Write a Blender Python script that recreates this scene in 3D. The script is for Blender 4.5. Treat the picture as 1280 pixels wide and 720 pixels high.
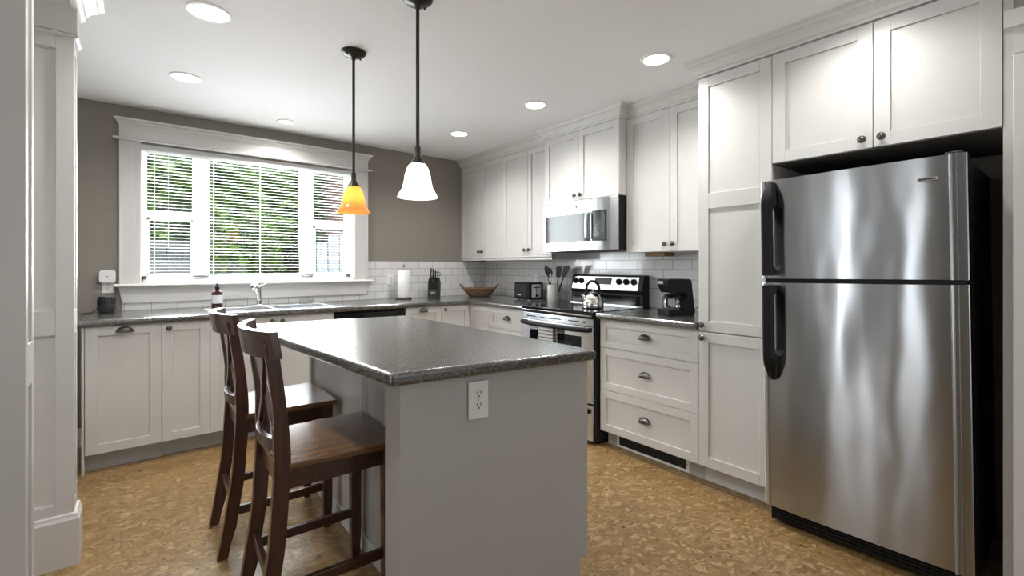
import bpy, bmesh, math, random
from mathutils import Vector, Matrix
PI = math.pi
R = math.radians
scene = bpy.context.scene
COL = scene.collection
for o in list(bpy.data.objects):
    bpy.data.objects.remove(o)

# ------------------------------------------------------------------ camera
CAM_H = 1.2313
YAW = 0.6773
cam = bpy.data.cameras.new('camera')
cam.sensor_width = 36.0
cam.lens = 581.2 / 1280 * 36.0
cam.shift_y = -27.2 / 1280
cam.clip_start = 0.02
cam_o = bpy.data.objects.new('camera', cam)
cam_o.location = (0, 0, CAM_H)
cam_o.rotation_euler = (R(90), 0, -YAW)
COL.objects.link(cam_o)
scene.camera = cam_o

# ------------------------------------------------------------------ view, world, sun, big lights
vs = scene.view_settings
vs.view_transform = 'Standard'
vs.look = 'None'
vs.gamma = 1.0
vs.use_curve_mapping = False
vs.exposure = 0.90

world = bpy.data.worlds.new('sky')
scene.world = world
world.use_nodes = True
wn = world.node_tree
wn.nodes.clear()
sky = wn.nodes.new('ShaderNodeTexSky')
sky.sky_type = 'NISHITA'
sky.sun_disc = False
sky.sun_elevation = R(50)
sky.sun_rotation = R(180)
sky.air_density = 1.4
sky.dust_density = 4.0
bg = wn.nodes.new('ShaderNodeBackground')
bg.inputs['Strength'].default_value = 0.22
wo = wn.nodes.new('ShaderNodeOutputWorld')
wn.links.new(sky.outputs[0], bg.inputs[0])
wn.links.new(bg.outputs[0], wo.inputs[0])

def add_light(name, kind, loc, rot, power, color=(1, 1, 1), **kw):
    l = bpy.data.lights.new(name, kind)
    l.energy = power
    l.color = color
    for k, v in kw.items():
        setattr(l, k, v)
    o = bpy.data.objects.new(name, l)
    o.location = loc
    o.rotation_euler = rot
    COL.objects.link(o)
    return o

add_light('sun', 'SUN', (0, -5, 10), (R(42), 0, R(-18)), 2.2, (1, .97, .92), angle=R(1))
# daylight at the kitchen window, then added lamps that have no opening
add_light('window_daylight', 'AREA', (.80, 4.50, 1.63), (R(-102), 0, 0), 56, (.92, .96, 1), shape='RECTANGLE', size=1.5, size_y=.95)
add_light('rear_fill_light', 'AREA', (.1, -2.9, 1.15), (R(142), 0, 0), 30, (.93, .965, 1), shape='RECTANGLE', size=3.6, size_y=1.9)  # added fill lamp inside the closed rear wall, tipped up to brighten the ceiling
add_light('fridge_streak_light', 'AREA', (-3.05, 2.18, 1.15), (R(90), 0, R(-90)), 8, (.93, .965, 1), shape='RECTANGLE', size=.26, size_y=2.1)  # added tall strip lamp by the closed left wall, makes the main fridge streak
add_light('fridge_streak_light', 'AREA', (-3.05, 1.15, 1.15), (R(90), 0, R(-90)), 5, (.93, .965, 1), shape='RECTANGLE', size=.40, size_y=2.1)  # second added strip lamp, for a weaker streak in the fridge doors

# ------------------------------------------------------------------ materials
def newmat(name):
    m = bpy.data.materials.new(name)
    m.use_nodes = True
    nt = m.node_tree
    nt.nodes.clear()
    out = nt.nodes.new('ShaderNodeOutputMaterial')
    b = nt.nodes.new('ShaderNodeBsdfPrincipled')
    nt.links.new(b.outputs[0], out.inputs[0])
    return m, nt, b, out

def N(nt, t, **kw):
    n = nt.nodes.new(t)
    for k, v in kw.items():
        if k in n.inputs:
            n.inputs[k].default_value = v
        else:
            setattr(n, k, v)
    return n

def ramp(nt, src, stops):
    r = nt.nodes.new('ShaderNodeValToRGB')
    e = r.color_ramp.elements
    e[0].position, e[0].color = stops[0][0], (*stops[0][1], 1)
    e[1].position, e[1].color = stops[-1][0], (*stops[-1][1], 1)
    for p, c in stops[1:-1]:
        x = e.new(p)
        x.color = (*c, 1)
    nt.links.new(src, r.inputs[0])
    return r

def coords(nt, scale=(1, 1, 1), rot=(0, 0, 0), loc=(0, 0, 0)):
    tc = nt.nodes.new('ShaderNodeTexCoord')
    mp = nt.nodes.new('ShaderNodeMapping')
    mp.inputs['Scale'].default_value = scale
    mp.inputs['Rotation'].default_value = rot
    mp.inputs['Location'].default_value = loc
    nt.links.new(tc.outputs['Object'], mp.inputs[0])
    return mp.outputs[0]

def plain(name, col, rough=.5, metal=0, var=.04, scale=18, bump=0, spec=.5, coat=0, emit=None, es=0, stretch=(1, 1, 1), trans=0):
    m, nt, b, out = newmat(name)
    c = coords(nt, stretch)
    nz = N(nt, 'ShaderNodeTexNoise', Scale=scale, Detail=4)
    nt.links.new(c, nz.inputs['Vector'])
    lo = tuple(max(0, x * (1 - var)) for x in col)
    hi = tuple(min(1, x * (1 + var)) for x in col)
    r = ramp(nt, nz.outputs['Fac'], [(.3, lo), (.7, hi)])
    nt.links.new(r.outputs[0], b.inputs['Base Color'])
    b.inputs['Roughness'].default_value = rough
    b.inputs['Metallic'].default_value = metal
    b.inputs['Specular IOR Level'].default_value = spec
    b.inputs['Coat Weight'].default_value = coat
    b.inputs['Transmission Weight'].default_value = trans
    if emit:
        b.inputs['Emission Color'].default_value = (*emit, 1)
        b.inputs['Emission Strength'].default_value = es
    if bump:
        bp = N(nt, 'ShaderNodeBump', Strength=bump, Distance=.002)
        nt.links.new(nz.outputs['Fac'], bp.inputs['Height'])
        nt.links.new(bp.outputs[0], b.inputs['Normal'])
    return m

M = {}
M['cab'] = plain('cabinet_paint', (.615, .605, .585), .38, var=.015, scale=6)
M['cab_low'] = M['cab']
M['trim'] = plain('white_trim_paint', (.665, .655, .635), .35, var=.012, scale=5)
M['trim_w'] = plain('bright_white_paint', (.86, .86, .85), .35, var=.01)
M['wall'] = plain('taupe_wall_paint', (.255, .228, .200), .62, var=.03, scale=40, bump=.05)
M['dining'] = plain('light_grey_wall_paint', (.50, .49, .47), .6, var=.02)
M['ceil'] = plain('ceiling_paint', (.87, .87, .88), .8, var=.01, scale=60)
M['island'] = plain('island_grey_paint', (.47, .462, .445), .42, var=.02, scale=5)
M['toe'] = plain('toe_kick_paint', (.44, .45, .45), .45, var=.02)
M['dark_gap'] = plain('shadow_gap', (.03, .03, .03), .8)
M['black'] = plain('black_plastic', (.008, .008, .0085), .42, var=.1, spec=.22)
M['black_gloss'] = plain('black_gloss', (.006, .006, .007), .07, var=.1, spec=.45)
M['black_rough'] = plain('black_textured_steel', (.016, .016, .016), .5, var=.2, scale=300, bump=.2)
M['blackgrey'] = plain('charcoal_plastic', (.020, .020, .022), .4, var=.1)
M['white_plastic'] = plain('white_plastic', (.80, .80, .79), .3, var=.01)
M['blind'] = plain('white_blind_slat', (.90, .90, .89), .4, var=.01)
for _k in ('blind',):
    _m = M[_k]; _nt = _m.node_tree
    _o = [n for n in _nt.nodes if n.type == 'OUTPUT_MATERIAL'][0]; _b = [n for n in _nt.nodes if n.type == 'BSDF_PRINCIPLED'][0]
    _t = _nt.nodes.new('ShaderNodeBsdfTranslucent'); _t.inputs[0].default_value = (.9, .9, .88, 1)
    _x = _nt.nodes.new('ShaderNodeMixShader'); _x.inputs[0].default_value = .35
    _nt.links.new(_b.outputs[0], _x.inputs[1]); _nt.links.new(_t.outputs[0], _x.inputs[2]); _nt.links.new(_x.outputs[0], _o.inputs[0])
M['sash'] = plain('white_vinyl', (.88, .88, .87), .35, var=.01)
M['pewter'] = plain('dark_pewter', (.13, .125, .12), .32, metal=.9, var=.15, scale=60)
M['bronze'] = plain('oil_rubbed_bronze', (.030, .026, .023), .38, metal=.5, var=.15)
M['chrome'] = plain('chrome', (.80, .80, .80), .07, metal=1, var=.02)
M['chrome_soft'] = plain('satin_chrome', (.62, .62, .62), .25, metal=1, var=.03)
M['ceramic'] = plain('grey_ceramic', (.62, .61, .60), .25, var=.02)
M['paper'] = plain('paper_towel', (.88, .88, .87), .9, var=.02, scale=120, bump=.25)
M['label'] = plain('paper_label', (.72, .74, .78), .6, var=.03)
M['ink'] = plain('printed_ink', (.09, .09, .10), .6)
M['amber_bottle'] = plain('dark_amber_plastic', (.045, .010, .012), .12, var=.1)
M['brown_board'] = plain('unfinished_brown_board', (.22, .12, .055), .6, var=.15, scale=12)
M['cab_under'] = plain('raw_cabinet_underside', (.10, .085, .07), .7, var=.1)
M['grille'] = plain('dark_vent_metal', (.05, .052, .055), .5, metal=.3)
M['bark'] = plain('tree_bark', (.10, .065, .055), .9, var=.4, scale=9, bump=.8)
M['fence'] = plain('blue_grey_fence', (.085, .105, .115), .8, var=.2, scale=6, stretch=(6, 6, .6))
M['plank'] = plain('weathered_blue_plank', (.33, .38, .43), .8, var=.25, scale=5, stretch=(6, 6, .6))
M['soil'] = plain('garden_ground', (.09, .10, .045), .95, var=.4, scale=3)
M['sil'] = plain('silver_plastic', (.50, .50, .50), .3, metal=.6, var=.02)
M['red'] = plain('red_plastic', (.5, .03, .05), .4)

def leafmat(name, c1, c2):
    m, nt, b, out = newmat(name)
    oi = coords(nt)
    nz = N(nt, 'ShaderNodeTexNoise', Scale=5.0, Detail=6)
    nt.links.new(oi, nz.inputs['Vector'])
    r = ramp(nt, nz.outputs['Fac'], [(.35, c1), (.65, c2)])
    nt.links.new(r.outputs[0], b.inputs['Base Color'])
    b.inputs['Roughness'].default_value = .45
    tr = N(nt, 'ShaderNodeBsdfTranslucent')
    nt.links.new(r.outputs[0], tr.inputs[0])
    mx = N(nt, 'ShaderNodeMixShader')
    mx.inputs[0].default_value = .35
    nt.links.new(b.outputs[0], mx.inputs[1])
    nt.links.new(tr.outputs[0], mx.inputs[2])
    nt.links.new(mx.outputs[0], out.inputs[0])
    return m
M['leaf'] = leafmat('green_leaves', (.02, .07, .008), (.19, .36, .055))
M['leaf_dark'] = leafmat('dark_green_leaves', (.008, .025, .006), (.07, .15, .03))

def stainless(name, rough=.22, col=(.52, .52, .525), wav=.5, wscale=2.2):
    m, nt, b, out = newmat(name)
    c = coords(nt, (1, 1, 160))
    nz = N(nt, 'ShaderNodeTexNoise', Scale=6.0, Detail=3)
    nt.links.new(c, nz.inputs['Vector'])
    r = ramp(nt, nz.outputs['Fac'], [(.3, tuple(x * .95 for x in col)), (.7, tuple(x * 1.05 for x in col))])
    nt.links.new(r.outputs[0], b.inputs['Base Color'])
    b.inputs['Metallic'].default_value = 1
    b.inputs['Roughness'].default_value = rough
    c2 = coords(nt, (1, 1, .38))
    n2 = N(nt, 'ShaderNodeTexNoise', Scale=wscale, Detail=1.5)
    nt.links.new(c2, n2.inputs['Vector'])
    bp = N(nt, 'ShaderNodeBump', Strength=wav, Distance=.012)
    nt.links.new(n2.outputs['Fac'], bp.inputs['Height'])
    nt.links.new(bp.outputs[0], b.inputs['Normal'])
    b.inputs['Anisotropic'].default_value = .92
    tg = N(nt, 'ShaderNodeCombineXYZ')
    tg.inputs[2].default_value = 1.0
    nt.links.new(tg.outputs[0], b.inputs['Tangent'])
    return m
M['steel'] = stainless('brushed_stainless', .20, (.415, .43, .445), .85, 3.4)
M['steel_flat'] = stainless('stainless_trim', .25, (.36, .37, .38), .05)
M['steel_bright'] = stainless('bright_stainless', .24, (.70, .73, .76), .06)

def cork():
    m, nt, b, out = newmat('cork_floor')
    L = nt.links
    c = coords(nt, (1, 1, 1), (0, 0, R(20)))
    def warped(src, scale, amp, det):
        w_ = N(nt, 'ShaderNodeTexNoise', Scale=scale, Detail=det, Roughness=.6)
        L.new(src, w_.inputs['Vector'])
        sub = N(nt, 'ShaderNodeVectorMath', operation='SUBTRACT')
        sub.inputs[1].default_value = (.5, .5, .5)
        L.new(w_.outputs['Color'], sub.inputs[0])
        sc = N(nt, 'ShaderNodeVectorMath', operation='SCALE')
        sc.inputs['Scale'].default_value = amp
        L.new(sub.outputs[0], sc.inputs[0])
        add = N(nt, 'ShaderNodeVectorMath', operation='ADD')
        L.new(src, add.inputs[0])
        L.new(sc.outputs[0], add.inputs[1])
        return add.outputs[0]
    w1 = warped(c, 4.0, .25, 3)
    w2 = warped(w1, 22.0, .055, 4)
    st = N(nt, 'ShaderNodeMapping')
    st.inputs['Scale'].default_value = (1.0, 1.9, 1)
    L.new(w2, st.inputs[0])
    v = N(nt, 'ShaderNodeTexVoronoi', Scale=33.0)
    v.feature = 'F1'
    L.new(st.outputs[0], v.inputs['Vector'])
    sep = N(nt, 'ShaderNodeSeparateColor')
    L.new(v.outputs['Color'], sep.inputs[0])
    flake = ramp(nt, sep.outputs[0], [(.0, (.235, .145, .058)), (.5, (.315, .200, .086)), (.80, (.345, .225, .103)), (.97, (.46, .325, .165))])
    # swirls of fine grain
    n2 = N(nt, 'ShaderNodeTexNoise', Scale=58.0, Detail=8, Roughness=.8, Distortion=2.6)
    L.new(st.outputs[0], n2.inputs['Vector'])
    grain = ramp(nt, n2.outputs['Fac'], [(.33, (.30, .24, .18)), (.44, (.78, .74, .67)), (.56, (1.06, 1.04, 1.0)), (.68, (1.5, 1.5, 1.45))])
    mul = N(nt, 'ShaderNodeMixRGB', blend_type='MULTIPLY')
    mul.inputs[0].default_value = 1
    L.new(flake.outputs[0], mul.inputs[1])
    L.new(grain.outputs[0], mul.inputs[2])
    # dark specks
    n3 = N(nt, 'ShaderNodeTexNoise', Scale=26.0, Detail=2)
    L.new(c, n3.inputs['Vector'])
    sp = ramp(nt, n3.outputs['Fac'], [(.27, (.35, .28, .2)), (.33, (1, 1, 1))])
    mul2 = N(nt, 'ShaderNodeMixRGB', blend_type='MULTIPLY')
    mul2.inputs[0].default_value = 1
    L.new(mul.outputs[0], mul2.inputs[1])
    L.new(sp.outputs[0], mul2.inputs[2])
    # large tile joints
    tc = coords(nt, (1, 1, 1), (0, 0, 0), (.06, .13, 0))
    br = N(nt, 'ShaderNodeTexBrick', Scale=1.0)
    br.inputs['Brick Width'].default_value = .91
    br.inputs['Row Height'].default_value = .31
    br.inputs['Mortar Size'].default_value = .0012
    br.inputs['Mortar Smooth'].default_value = .3
    br.inputs['Color1'].default_value = (1, 1, 1, 1)
    br.inputs['Color2'].default_value = (.9, .9, .89, 1)
    br.inputs['Mortar'].default_value = (.45, .4, .35, 1)
    L.new(tc, br.inputs['Vector'])
    mul3 = N(nt, 'ShaderNodeMixRGB', blend_type='MULTIPLY')
    mul3.inputs[0].default_value = 1
    L.new(mul2.outputs[0], mul3.inputs[1])
    L.new(br.outputs['Color'], mul3.inputs[2])
    L.new(mul3.outputs[0], b.inputs['Base Color'])
    b.inputs['Roughness'].default_value = .32
    bp = N(nt, 'ShaderNodeBump', Strength=.12, Distance=.002)
    L.new(n2.outputs['Fac'], bp.inputs['Height'])
    L.new(bp.outputs[0], b.inputs['Normal'])
    return m
M['cork'] = cork()

def laminate():
    m, nt, b, out = newmat('speckled_laminate')
    L = nt.links
    c = coords(nt)
    n1 = N(nt, 'ShaderNodeTexNoise', Scale=130.0, Detail=3, Roughness=.65)
    L.new(c, n1.inputs['Vector'])
    r1 = ramp(nt, n1.outputs['Fac'], [(.36, (.022, .022, .020)), (.50, (.050, .050, .046)), (.62, (.100, .100, .094)), (.74, (.18, .18, .17))])
    L.new(r1.outputs[0], b.inputs['Base Color'])
    r2 = ramp(nt, n1.outputs['Fac'], [(.35, (.22, .22, .22)), (.65, (.30, .30, .30))])
    L.new(r2.outputs[0], b.inputs['Roughness'])
    b.inputs['Specular IOR Level'].default_value = .9
    b.inputs['Coat Weight'].default_value = .8
    b.inputs['Coat Roughness'].default_value = .23
    b.inputs['Coat IOR'].default_value = 2.0
    bp = N(nt, 'ShaderNodeBump', Strength=.015, Distance=.0003)
    L.new(n1.outputs['Fac'], bp.inputs['Height'])
    L.new(bp.outputs[0], b.inputs['Normal'])
    return m
M['laminate'] = laminate()

def wood(name, c1, c2, rough=.25, stretch=(1, 8, 8)):
    m, nt, b, out = newmat(name)
    L = nt.links
    c = coords(nt, stretch)
    n1 = N(nt, 'ShaderNodeTexNoise', Scale=7.0, Detail=6, Roughness=.6, Distortion=.6)
    L.new(c, n1.inputs['Vector'])
    r1 = ramp(nt, n1.outputs['Fac'], [(.3, c1), (.7, c2)])
    L.new(r1.outputs[0], b.inputs['Base Color'])
    b.inputs['Roughness'].default_value = rough
    b.inputs['Coat Weight'].default_value = .35
    b.inputs['Coat Roughness'].default_value = .18
    return m
M['wood_z'] = wood('dark_walnut_upright', (.028, .009, .005), (.085, .028, .013), .3, (8, 8, 1))
M['wood_y'] = wood('dark_walnut_rail', (.026, .009, .006), (.075, .026, .014), .28, (8, 1, 8))
M['wood_seat'] = wood('lit_walnut_seat', (.085, .040, .016), (.200, .100, .042), .27, (1, 9, 9))  # walnut lightened for the seat: golden lamplight put into its colour

def tile(name, axis):
    m, nt, b, out = newmat(name)
    L = nt.links
    tc = N(nt, 'ShaderNodeTexCoord')
    sp = N(nt, 'ShaderNodeSeparateXYZ')
    L.new(tc.outputs['Object'], sp.inputs[0])
    cb = N(nt, 'ShaderNodeCombineXYZ')
    L.new(sp.outputs[axis], cb.inputs[0])
    ad = N(nt, 'ShaderNodeMath', operation='ADD')
    ad.inputs[1].default_value = -.914 - .0002
    L.new(sp.outputs[2], ad.inputs[0])
    L.new(ad.outputs[0], cb.inputs[1])
    br = N(nt, 'ShaderNodeTexBrick', Scale=1.0)
    br.offset = .5
    br.inputs['Brick Width'].default_value = .1545
    br.inputs['Row Height'].default_value = .0732
    br.inputs['Mortar Size'].default_value = .0016
    br.inputs['Mortar Smooth'].default_value = .15
    br.inputs['Color1'].default_value = (.72, .72, .715, 1)
    br.inputs['Color2'].default_value = (.68, .68, .68, 1)
    br.inputs['Mortar'].default_value = (.22, .21, .20, 1)
    L.new(cb.outputs[0], br.inputs['Vector'])
    L.new(br.outputs['Color'], b.inputs['Base Color'])
    b.inputs['Roughness'].default_value = .12
    nz = N(nt, 'ShaderNodeTexNoise', Scale=9.0)
    L.new(tc.outputs['Object'], nz.inputs['Vector'])
    bp0 = N(nt, 'ShaderNodeBump', Strength=.25, Distance=.004)
    L.new(nz.outputs['Fac'], bp0.inputs['Height'])
    bp = N(nt, 'ShaderNodeBump', Strength=.6, Distance=.002, invert=True)
    L.new(br.outputs['Fac'], bp.inputs['Height'])
    L.new(bp0.outputs[0], bp.inputs['Normal'])
    L.new(bp.outputs[0], b.inputs['Normal'])
    return m
M['tile_x'] = tile('white_subway_tile_back', 0)
M['tile_y'] = tile('white_subway_tile_side', 1)

def thin_glass(name, tint=(1, 1, 1), fac=.10):
    m, nt, b, out = newmat(name)
    nt.nodes.remove(b)
    t = N(nt, 'ShaderNodeBsdfTransparent')
    t.inputs[0].default_value = (*tint, 1)
    g = N(nt, 'ShaderNodeBsdfGlossy')
    g.inputs['Roughness'].default_value = .02
    lw = N(nt, 'ShaderNodeLayerWeight', Blend=.25)
    mp = N(nt, 'ShaderNodeMath', operation='MULTIPLY_ADD')
    mp.inputs[1].default_value = .6
    mp.inputs[2].default_value = fac * .4
    nt.links.new(lw.outputs['Fresnel'], mp.inputs[0])
    mx = N(nt, 'ShaderNodeMixShader')
    nt.links.new(mp.outputs[0], mx.inputs[0])
    nt.links.new(t.outputs[0], mx.inputs[1])
    nt.links.new(g.outputs[0], mx.inputs[2])
    nt.links.new(mx.outputs[0], out.inputs[0])
    return m
M['glass'] = thin_glass('window_glass', (.96, .98, .97), .05)
M['carafe'] = thin_glass('carafe_glass', (.82, .84, .85), .25)

def shade_mat(name, col, emit, es):
    m, nt, b, out = newmat(name)
    L = nt.links
    # the lamp's glass: tint varied at random by noise, translucent, with an even glow
    nz = N(nt, 'ShaderNodeTexNoise', Scale=14.0, Detail=3)
    L.new(coords(nt), nz.inputs['Vector'])
    r = ramp(nt, nz.outputs['Fac'], [(.3, tuple(x * .92 for x in col)), (.7, col)])
    L.new(r.outputs[0], b.inputs['Base Color'])
    b.inputs['Roughness'].default_value = .25
    tr = N(nt, 'ShaderNodeBsdfTranslucent')
    L.new(r.outputs[0], tr.inputs[0])
    mx = N(nt, 'ShaderNodeMixShader')
    mx.inputs[0].default_value = .7
    L.new(b.outputs[0], mx.inputs[1])
    L.new(tr.outputs[0], mx.inputs[2])
    em = N(nt, 'ShaderNodeEmission')
    em.inputs[0].default_value = (*emit, 1)
    em.inputs[1].default_value = es
    ads = N(nt, 'ShaderNodeAddShader')
    L.new(mx.outputs[0], ads.inputs[0])
    L.new(em.outputs[0], ads.inputs[1])
    L.new(ads.outputs[0], out.inputs[0])
    return m
M['shade_amber'] = shade_mat('amber_glass_shade', (.92, .46, .17), (1.0, .40, .10), .10)
M['shade_white'] = shade_mat('white_glass_shade', (.95, .93, .88), (1.0, .96, .9), .55)
M['bulb'] = plain('glowing_bulb', (1, 1, 1), .5, emit=(1, .9, .75), es=12)
M['led'] = plain('glowing_lens', (1, 1, 1), .5, emit=(1, .97, .92), es=4)

def wicker():
    m, nt, b, out = newmat('brown_wicker')
    L = nt.links
    c = coords(nt)
    w = N(nt, 'ShaderNodeTexWave', Scale=38.0, Distortion=3.0, Detail=2)
    w.bands_direction = 'Z'
    L.new(c, w.inputs['Vector'])
    w2 = N(nt, 'ShaderNodeTexNoise', Scale=60.0, Detail=3)
    L.new(c, w2.inputs['Vector'])
    mm = N(nt, 'ShaderNodeMath', operation='MULTIPLY')
    L.new(w.outputs['Fac'], mm.inputs[0])
    L.new(w2.outputs['Fac'], mm.inputs[1])
    r = ramp(nt, mm.outputs[0], [(.08, (.05, .022, .012)), (.35, (.26, .14, .08)), (.6, (.48, .32, .2))])
    L.new(r.outputs[0], b.inputs['Base Color'])
    b.inputs['Roughness'].default_value = .6
    bp = N(nt, 'ShaderNodeBump', Strength=.8, Distance=.004)
    L.new(mm.outputs[0], bp.inputs['Height'])
    L.new(bp.outputs[0], b.inputs['Normal'])
    return m
M['wicker'] = wicker()

def towel_mat():
    m, nt, b, out = newmat('striped_towel')
    L = nt.links
    w = N(nt, 'ShaderNodeTexWave', Scale=12.5, Distortion=.2)
    w.bands_direction = 'Z'
    L.new(coords(nt), w.inputs['Vector'])
    r = ramp(nt, w.outputs['Fac'], [(.35, (.56, .55, .53)), (.65, (.20, .20, .195))])
    L.new(r.outputs[0], b.inputs['Base Color'])
    b.inputs['Roughness'].default_value = .9
    return m
M['towel'] = towel_mat()

# ------------------------------------------------------------------ mesh helpers
class MB:
    def __init__(s):
        s.bm = bmesh.new()
    def box(s, x0, x1, y0, y1, z0, z1, mat=0):
        if x0 > x1: x0, x1 = x1, x0
        if y0 > y1: y0, y1 = y1, y0
        if z0 > z1: z0, z1 = z1, z0
        v = [s.bm.verts.new((x, y, z)) for z in (z0, z1) for (x, y) in ((x0, y0), (x1, y0), (x1, y1), (x0, y1))]
        for f in ((0, 3, 2, 1), (4, 5, 6, 7), (0, 1, 5, 4), (1, 2, 6, 5), (2, 3, 7, 6), (3, 0, 4, 7)):
            fc = s.bm.faces.new([v[i] for i in f])
            fc.material_index = mat
        return s
    def prism(s, pts, z0, z1):
        n = len(pts)
        a = [s.bm.verts.new((p[0], p[1], z0)) for p in pts]
        b = [s.bm.verts.new((p[0], p[1], z1)) for p in pts]
        s.bm.faces.new(a[::-1]); s.bm.faces.new(b)
        for i in range(n):
            s.bm.faces.new((a[i], a[(i + 1) % n], b[(i + 1) % n], b[i]))
        return s
    def extr(s, pts, axis, a0, a1):
        """polygon of 2-D points extruded along axis 'x' (pts=y,z) or 'y' (pts=x,z)"""
        def P(p, a):
            return (a, p[0], p[1]) if axis == 'x' else (p[0], a, p[1])
        n = len(pts)
        a = [s.bm.verts.new(P(p, a0)) for p in pts]
        b = [s.bm.verts.new(P(p, a1)) for p in pts]
        s.bm.faces.new(a); s.bm.faces.new(b[::-1])
        for i in range(n):
            s.bm.faces.new((a[(i + 1) % n], a[i], b[i], b[(i + 1) % n]))
        return s
    def lathe(s, prof, c=(0, 0, 0), seg=32, axis='z', smooth=True):
        """prof: list of (r, h)"""
        rings = []
        def P(r, h, t):
            x, y = r * math.cos(t), r * math.sin(t)
            if axis == 'z': q = (x, y, h)
            elif axis == 'y': q = (x, h, y)
            else: q = (h, x, y)
            return (q[0] + c[0], q[1] + c[1], q[2] + c[2])
        for r, h in prof:
            if r < 1e-6:
                rings.append([s.bm.verts.new(P(0, h, 0))])
            else:
                rings.append([s.bm.verts.new(P(r, h, 2 * PI * i / seg)) for i in range(seg)])
        for a, b in zip(rings, rings[1:]):
            for i in range(seg):
                j = (i + 1) % seg
                if len(a) == 1 and len(b) == 1: continue
                if len(a) == 1: f = s.bm.faces.new((a[0], b[j], b[i]))
                elif len(b) == 1: f = s.bm.faces.new((a[i], a[j], b[0]))
                else: f = s.bm.faces.new((a[i], a[j], b[j], b[i]))
                f.smooth = smooth
        return s
    def tube(s, pts, r, seg=12, smooth=True, cap=True, rad=None, flat=1.0):
        pts = [Vector(p) for p in pts]
        rings = []
        up = None
        for i, p in enumerate(pts):
            if i == 0: t = pts[1] - p
            elif i == len(pts) - 1: t = p - pts[-2]
            else: t = (pts[i + 1] - pts[i - 1])
            t.normalize()
            if up is None:
                up = Vector((0, 0, 1)) if abs(t.z) < .9 else Vector((1, 0, 0))
            n = t.cross(up)
            if n.length < 1e-5: n = t.cross(Vector((0, 1, 0)))
            n.normalize()
            b = n.cross(t).normalized()
            up = b
            rr = rad[i] if rad else r
            rings.append([s.bm.verts.new(p + n * rr * math.cos(2 * PI * k / seg) + b * rr * flat * math.sin(2 * PI * k / seg)) for k in range(seg)])
        for a, b in zip(rings, rings[1:]):
            for k in range(seg):
                f = s.bm.faces.new((a[k], a[(k + 1) % seg], b[(k + 1) % seg], b[k]))
                f.smooth = smooth
        if cap:
            s.bm.faces.new(rings[0][::-1]); s.bm.faces.new(rings[-1])
        return s
    def loft(s, secs, smooth=False, cap=True):
        """sections: lists of equal length 3-D points"""
        rr = [[s.bm.verts.new(p) for p in sec] for sec in secs]
        n = len(rr[0])
        for a, b in zip(rr, rr[1:]):
            for k in range(n):
                f = s.bm.faces.new((a[k], a[(k + 1) % n], b[(k + 1) % n], b[k]))
                f.smooth = smooth
        if cap:
            s.bm.faces.new(rr[0][::-1]); s.bm.faces.new(rr[-1])
        return s
    def sweep(s, prof, path, right=True, closed=False):
        """prof: closed polygon of (out, z); path: 2-D points; 'out' is to the right of travel"""
        n = len(path)
        secs = []
        for i in range(n):
            p = Vector(path[i])
            dirs = []
            if i > 0: dirs.append((p - Vector(path[i - 1])).normalized())
            if i < n - 1: dirs.append((Vector(path[i + 1]) - p).normalized())
            ns = [Vector((d.y, -d.x)) if right else Vector((-d.y, d.x)) for d in dirs]
            if len(ns) == 2:
                m = (ns[0] + ns[1])
                m = m / max(1e-6, (m.length ** 2) / 2)
            else: m = ns[0]
            secs.append([(p.x + m.x * o, p.y + m.y * o, z) for o, z in prof])
        return s.loft(secs)
    def obj(s, name, mat, parent=None, loc=(0, 0, 0), rot=(0, 0, 0), bevel=0, bseg=2, smooth=False, fix=True):
        if fix:
            bmesh.ops.recalc_face_normals(s.bm, faces=s.bm.faces)
        for e in s.bm.edges:
            if len(e.link_faces) == 2 and e.calc_face_angle(0) > .6: e.smooth = False
        me = bpy.data.meshes.new(name)
        s.bm.to_mesh(me); s.bm.free()
        mats = mat if isinstance(mat, (list, tuple)) else [mat]
        for q in mats: me.materials.append(M[q] if isinstance(q, str) else q)
        if smooth:
            for p in me.polygons: p.use_smooth = True
        o = bpy.data.objects.new(name, me)
        o.location = loc; o.rotation_euler = rot
        COL.objects.link(o)
        if parent: o.parent = parent
        if bevel:
            bv = o.modifiers.new('bevel', 'BEVEL')
            bv.width = bevel; bv.segments = bseg; bv.limit_method = 'ANGLE'; bv.angle_limit = R(35)
        return o

def thing(name, label, cat, loc=(0, 0, 0), rz=0, group=None, rot=None):
    o = bpy.data.objects.new(name, None)
    o.empty_display_size = .1
    o.location = loc
    o.rotation_euler = rot if rot else (0, 0, rz)
    COL.objects.link(o)
    o['label'] = label; o['category'] = cat
    if group: o['group'] = group
    return o
def tag(o, label, cat, group=None):
    o['label'] = label; o['category'] = cat
    if group: o['group'] = group
    return o
def struct(o):
    o['kind'] = 'structure'
    return o
def copy_tree(o, parent=None):
    c = o.copy(); COL.objects.link(c)
    if parent: c.parent = parent
    for ch in list(o.children): copy_tree(ch, c)
    return c

def text_mesh(name, body, size, mat, parent, loc, rot, depth=.0004):
    cu = bpy.data.curves.new(name, 'FONT')
    cu.body = body; cu.size = size; cu.extrude = depth
    cu.align_x = 'CENTER'; cu.align_y = 'CENTER'
    tmp = bpy.data.objects.new(name + '_c', cu)
    COL.objects.link(tmp)
    dg = bpy.context.evaluated_depsgraph_get()
    me = bpy.data.meshes.new_from_object(tmp.evaluated_get(dg))
    bpy.data.objects.remove(tmp)
    me.materials.clear(); me.materials.append(M[mat])
    o = bpy.data.objects.new(name, me)
    o.location = loc; o.rotation_euler = rot
    o.parent = parent
    COL.objects.link(o)
    return o

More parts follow.
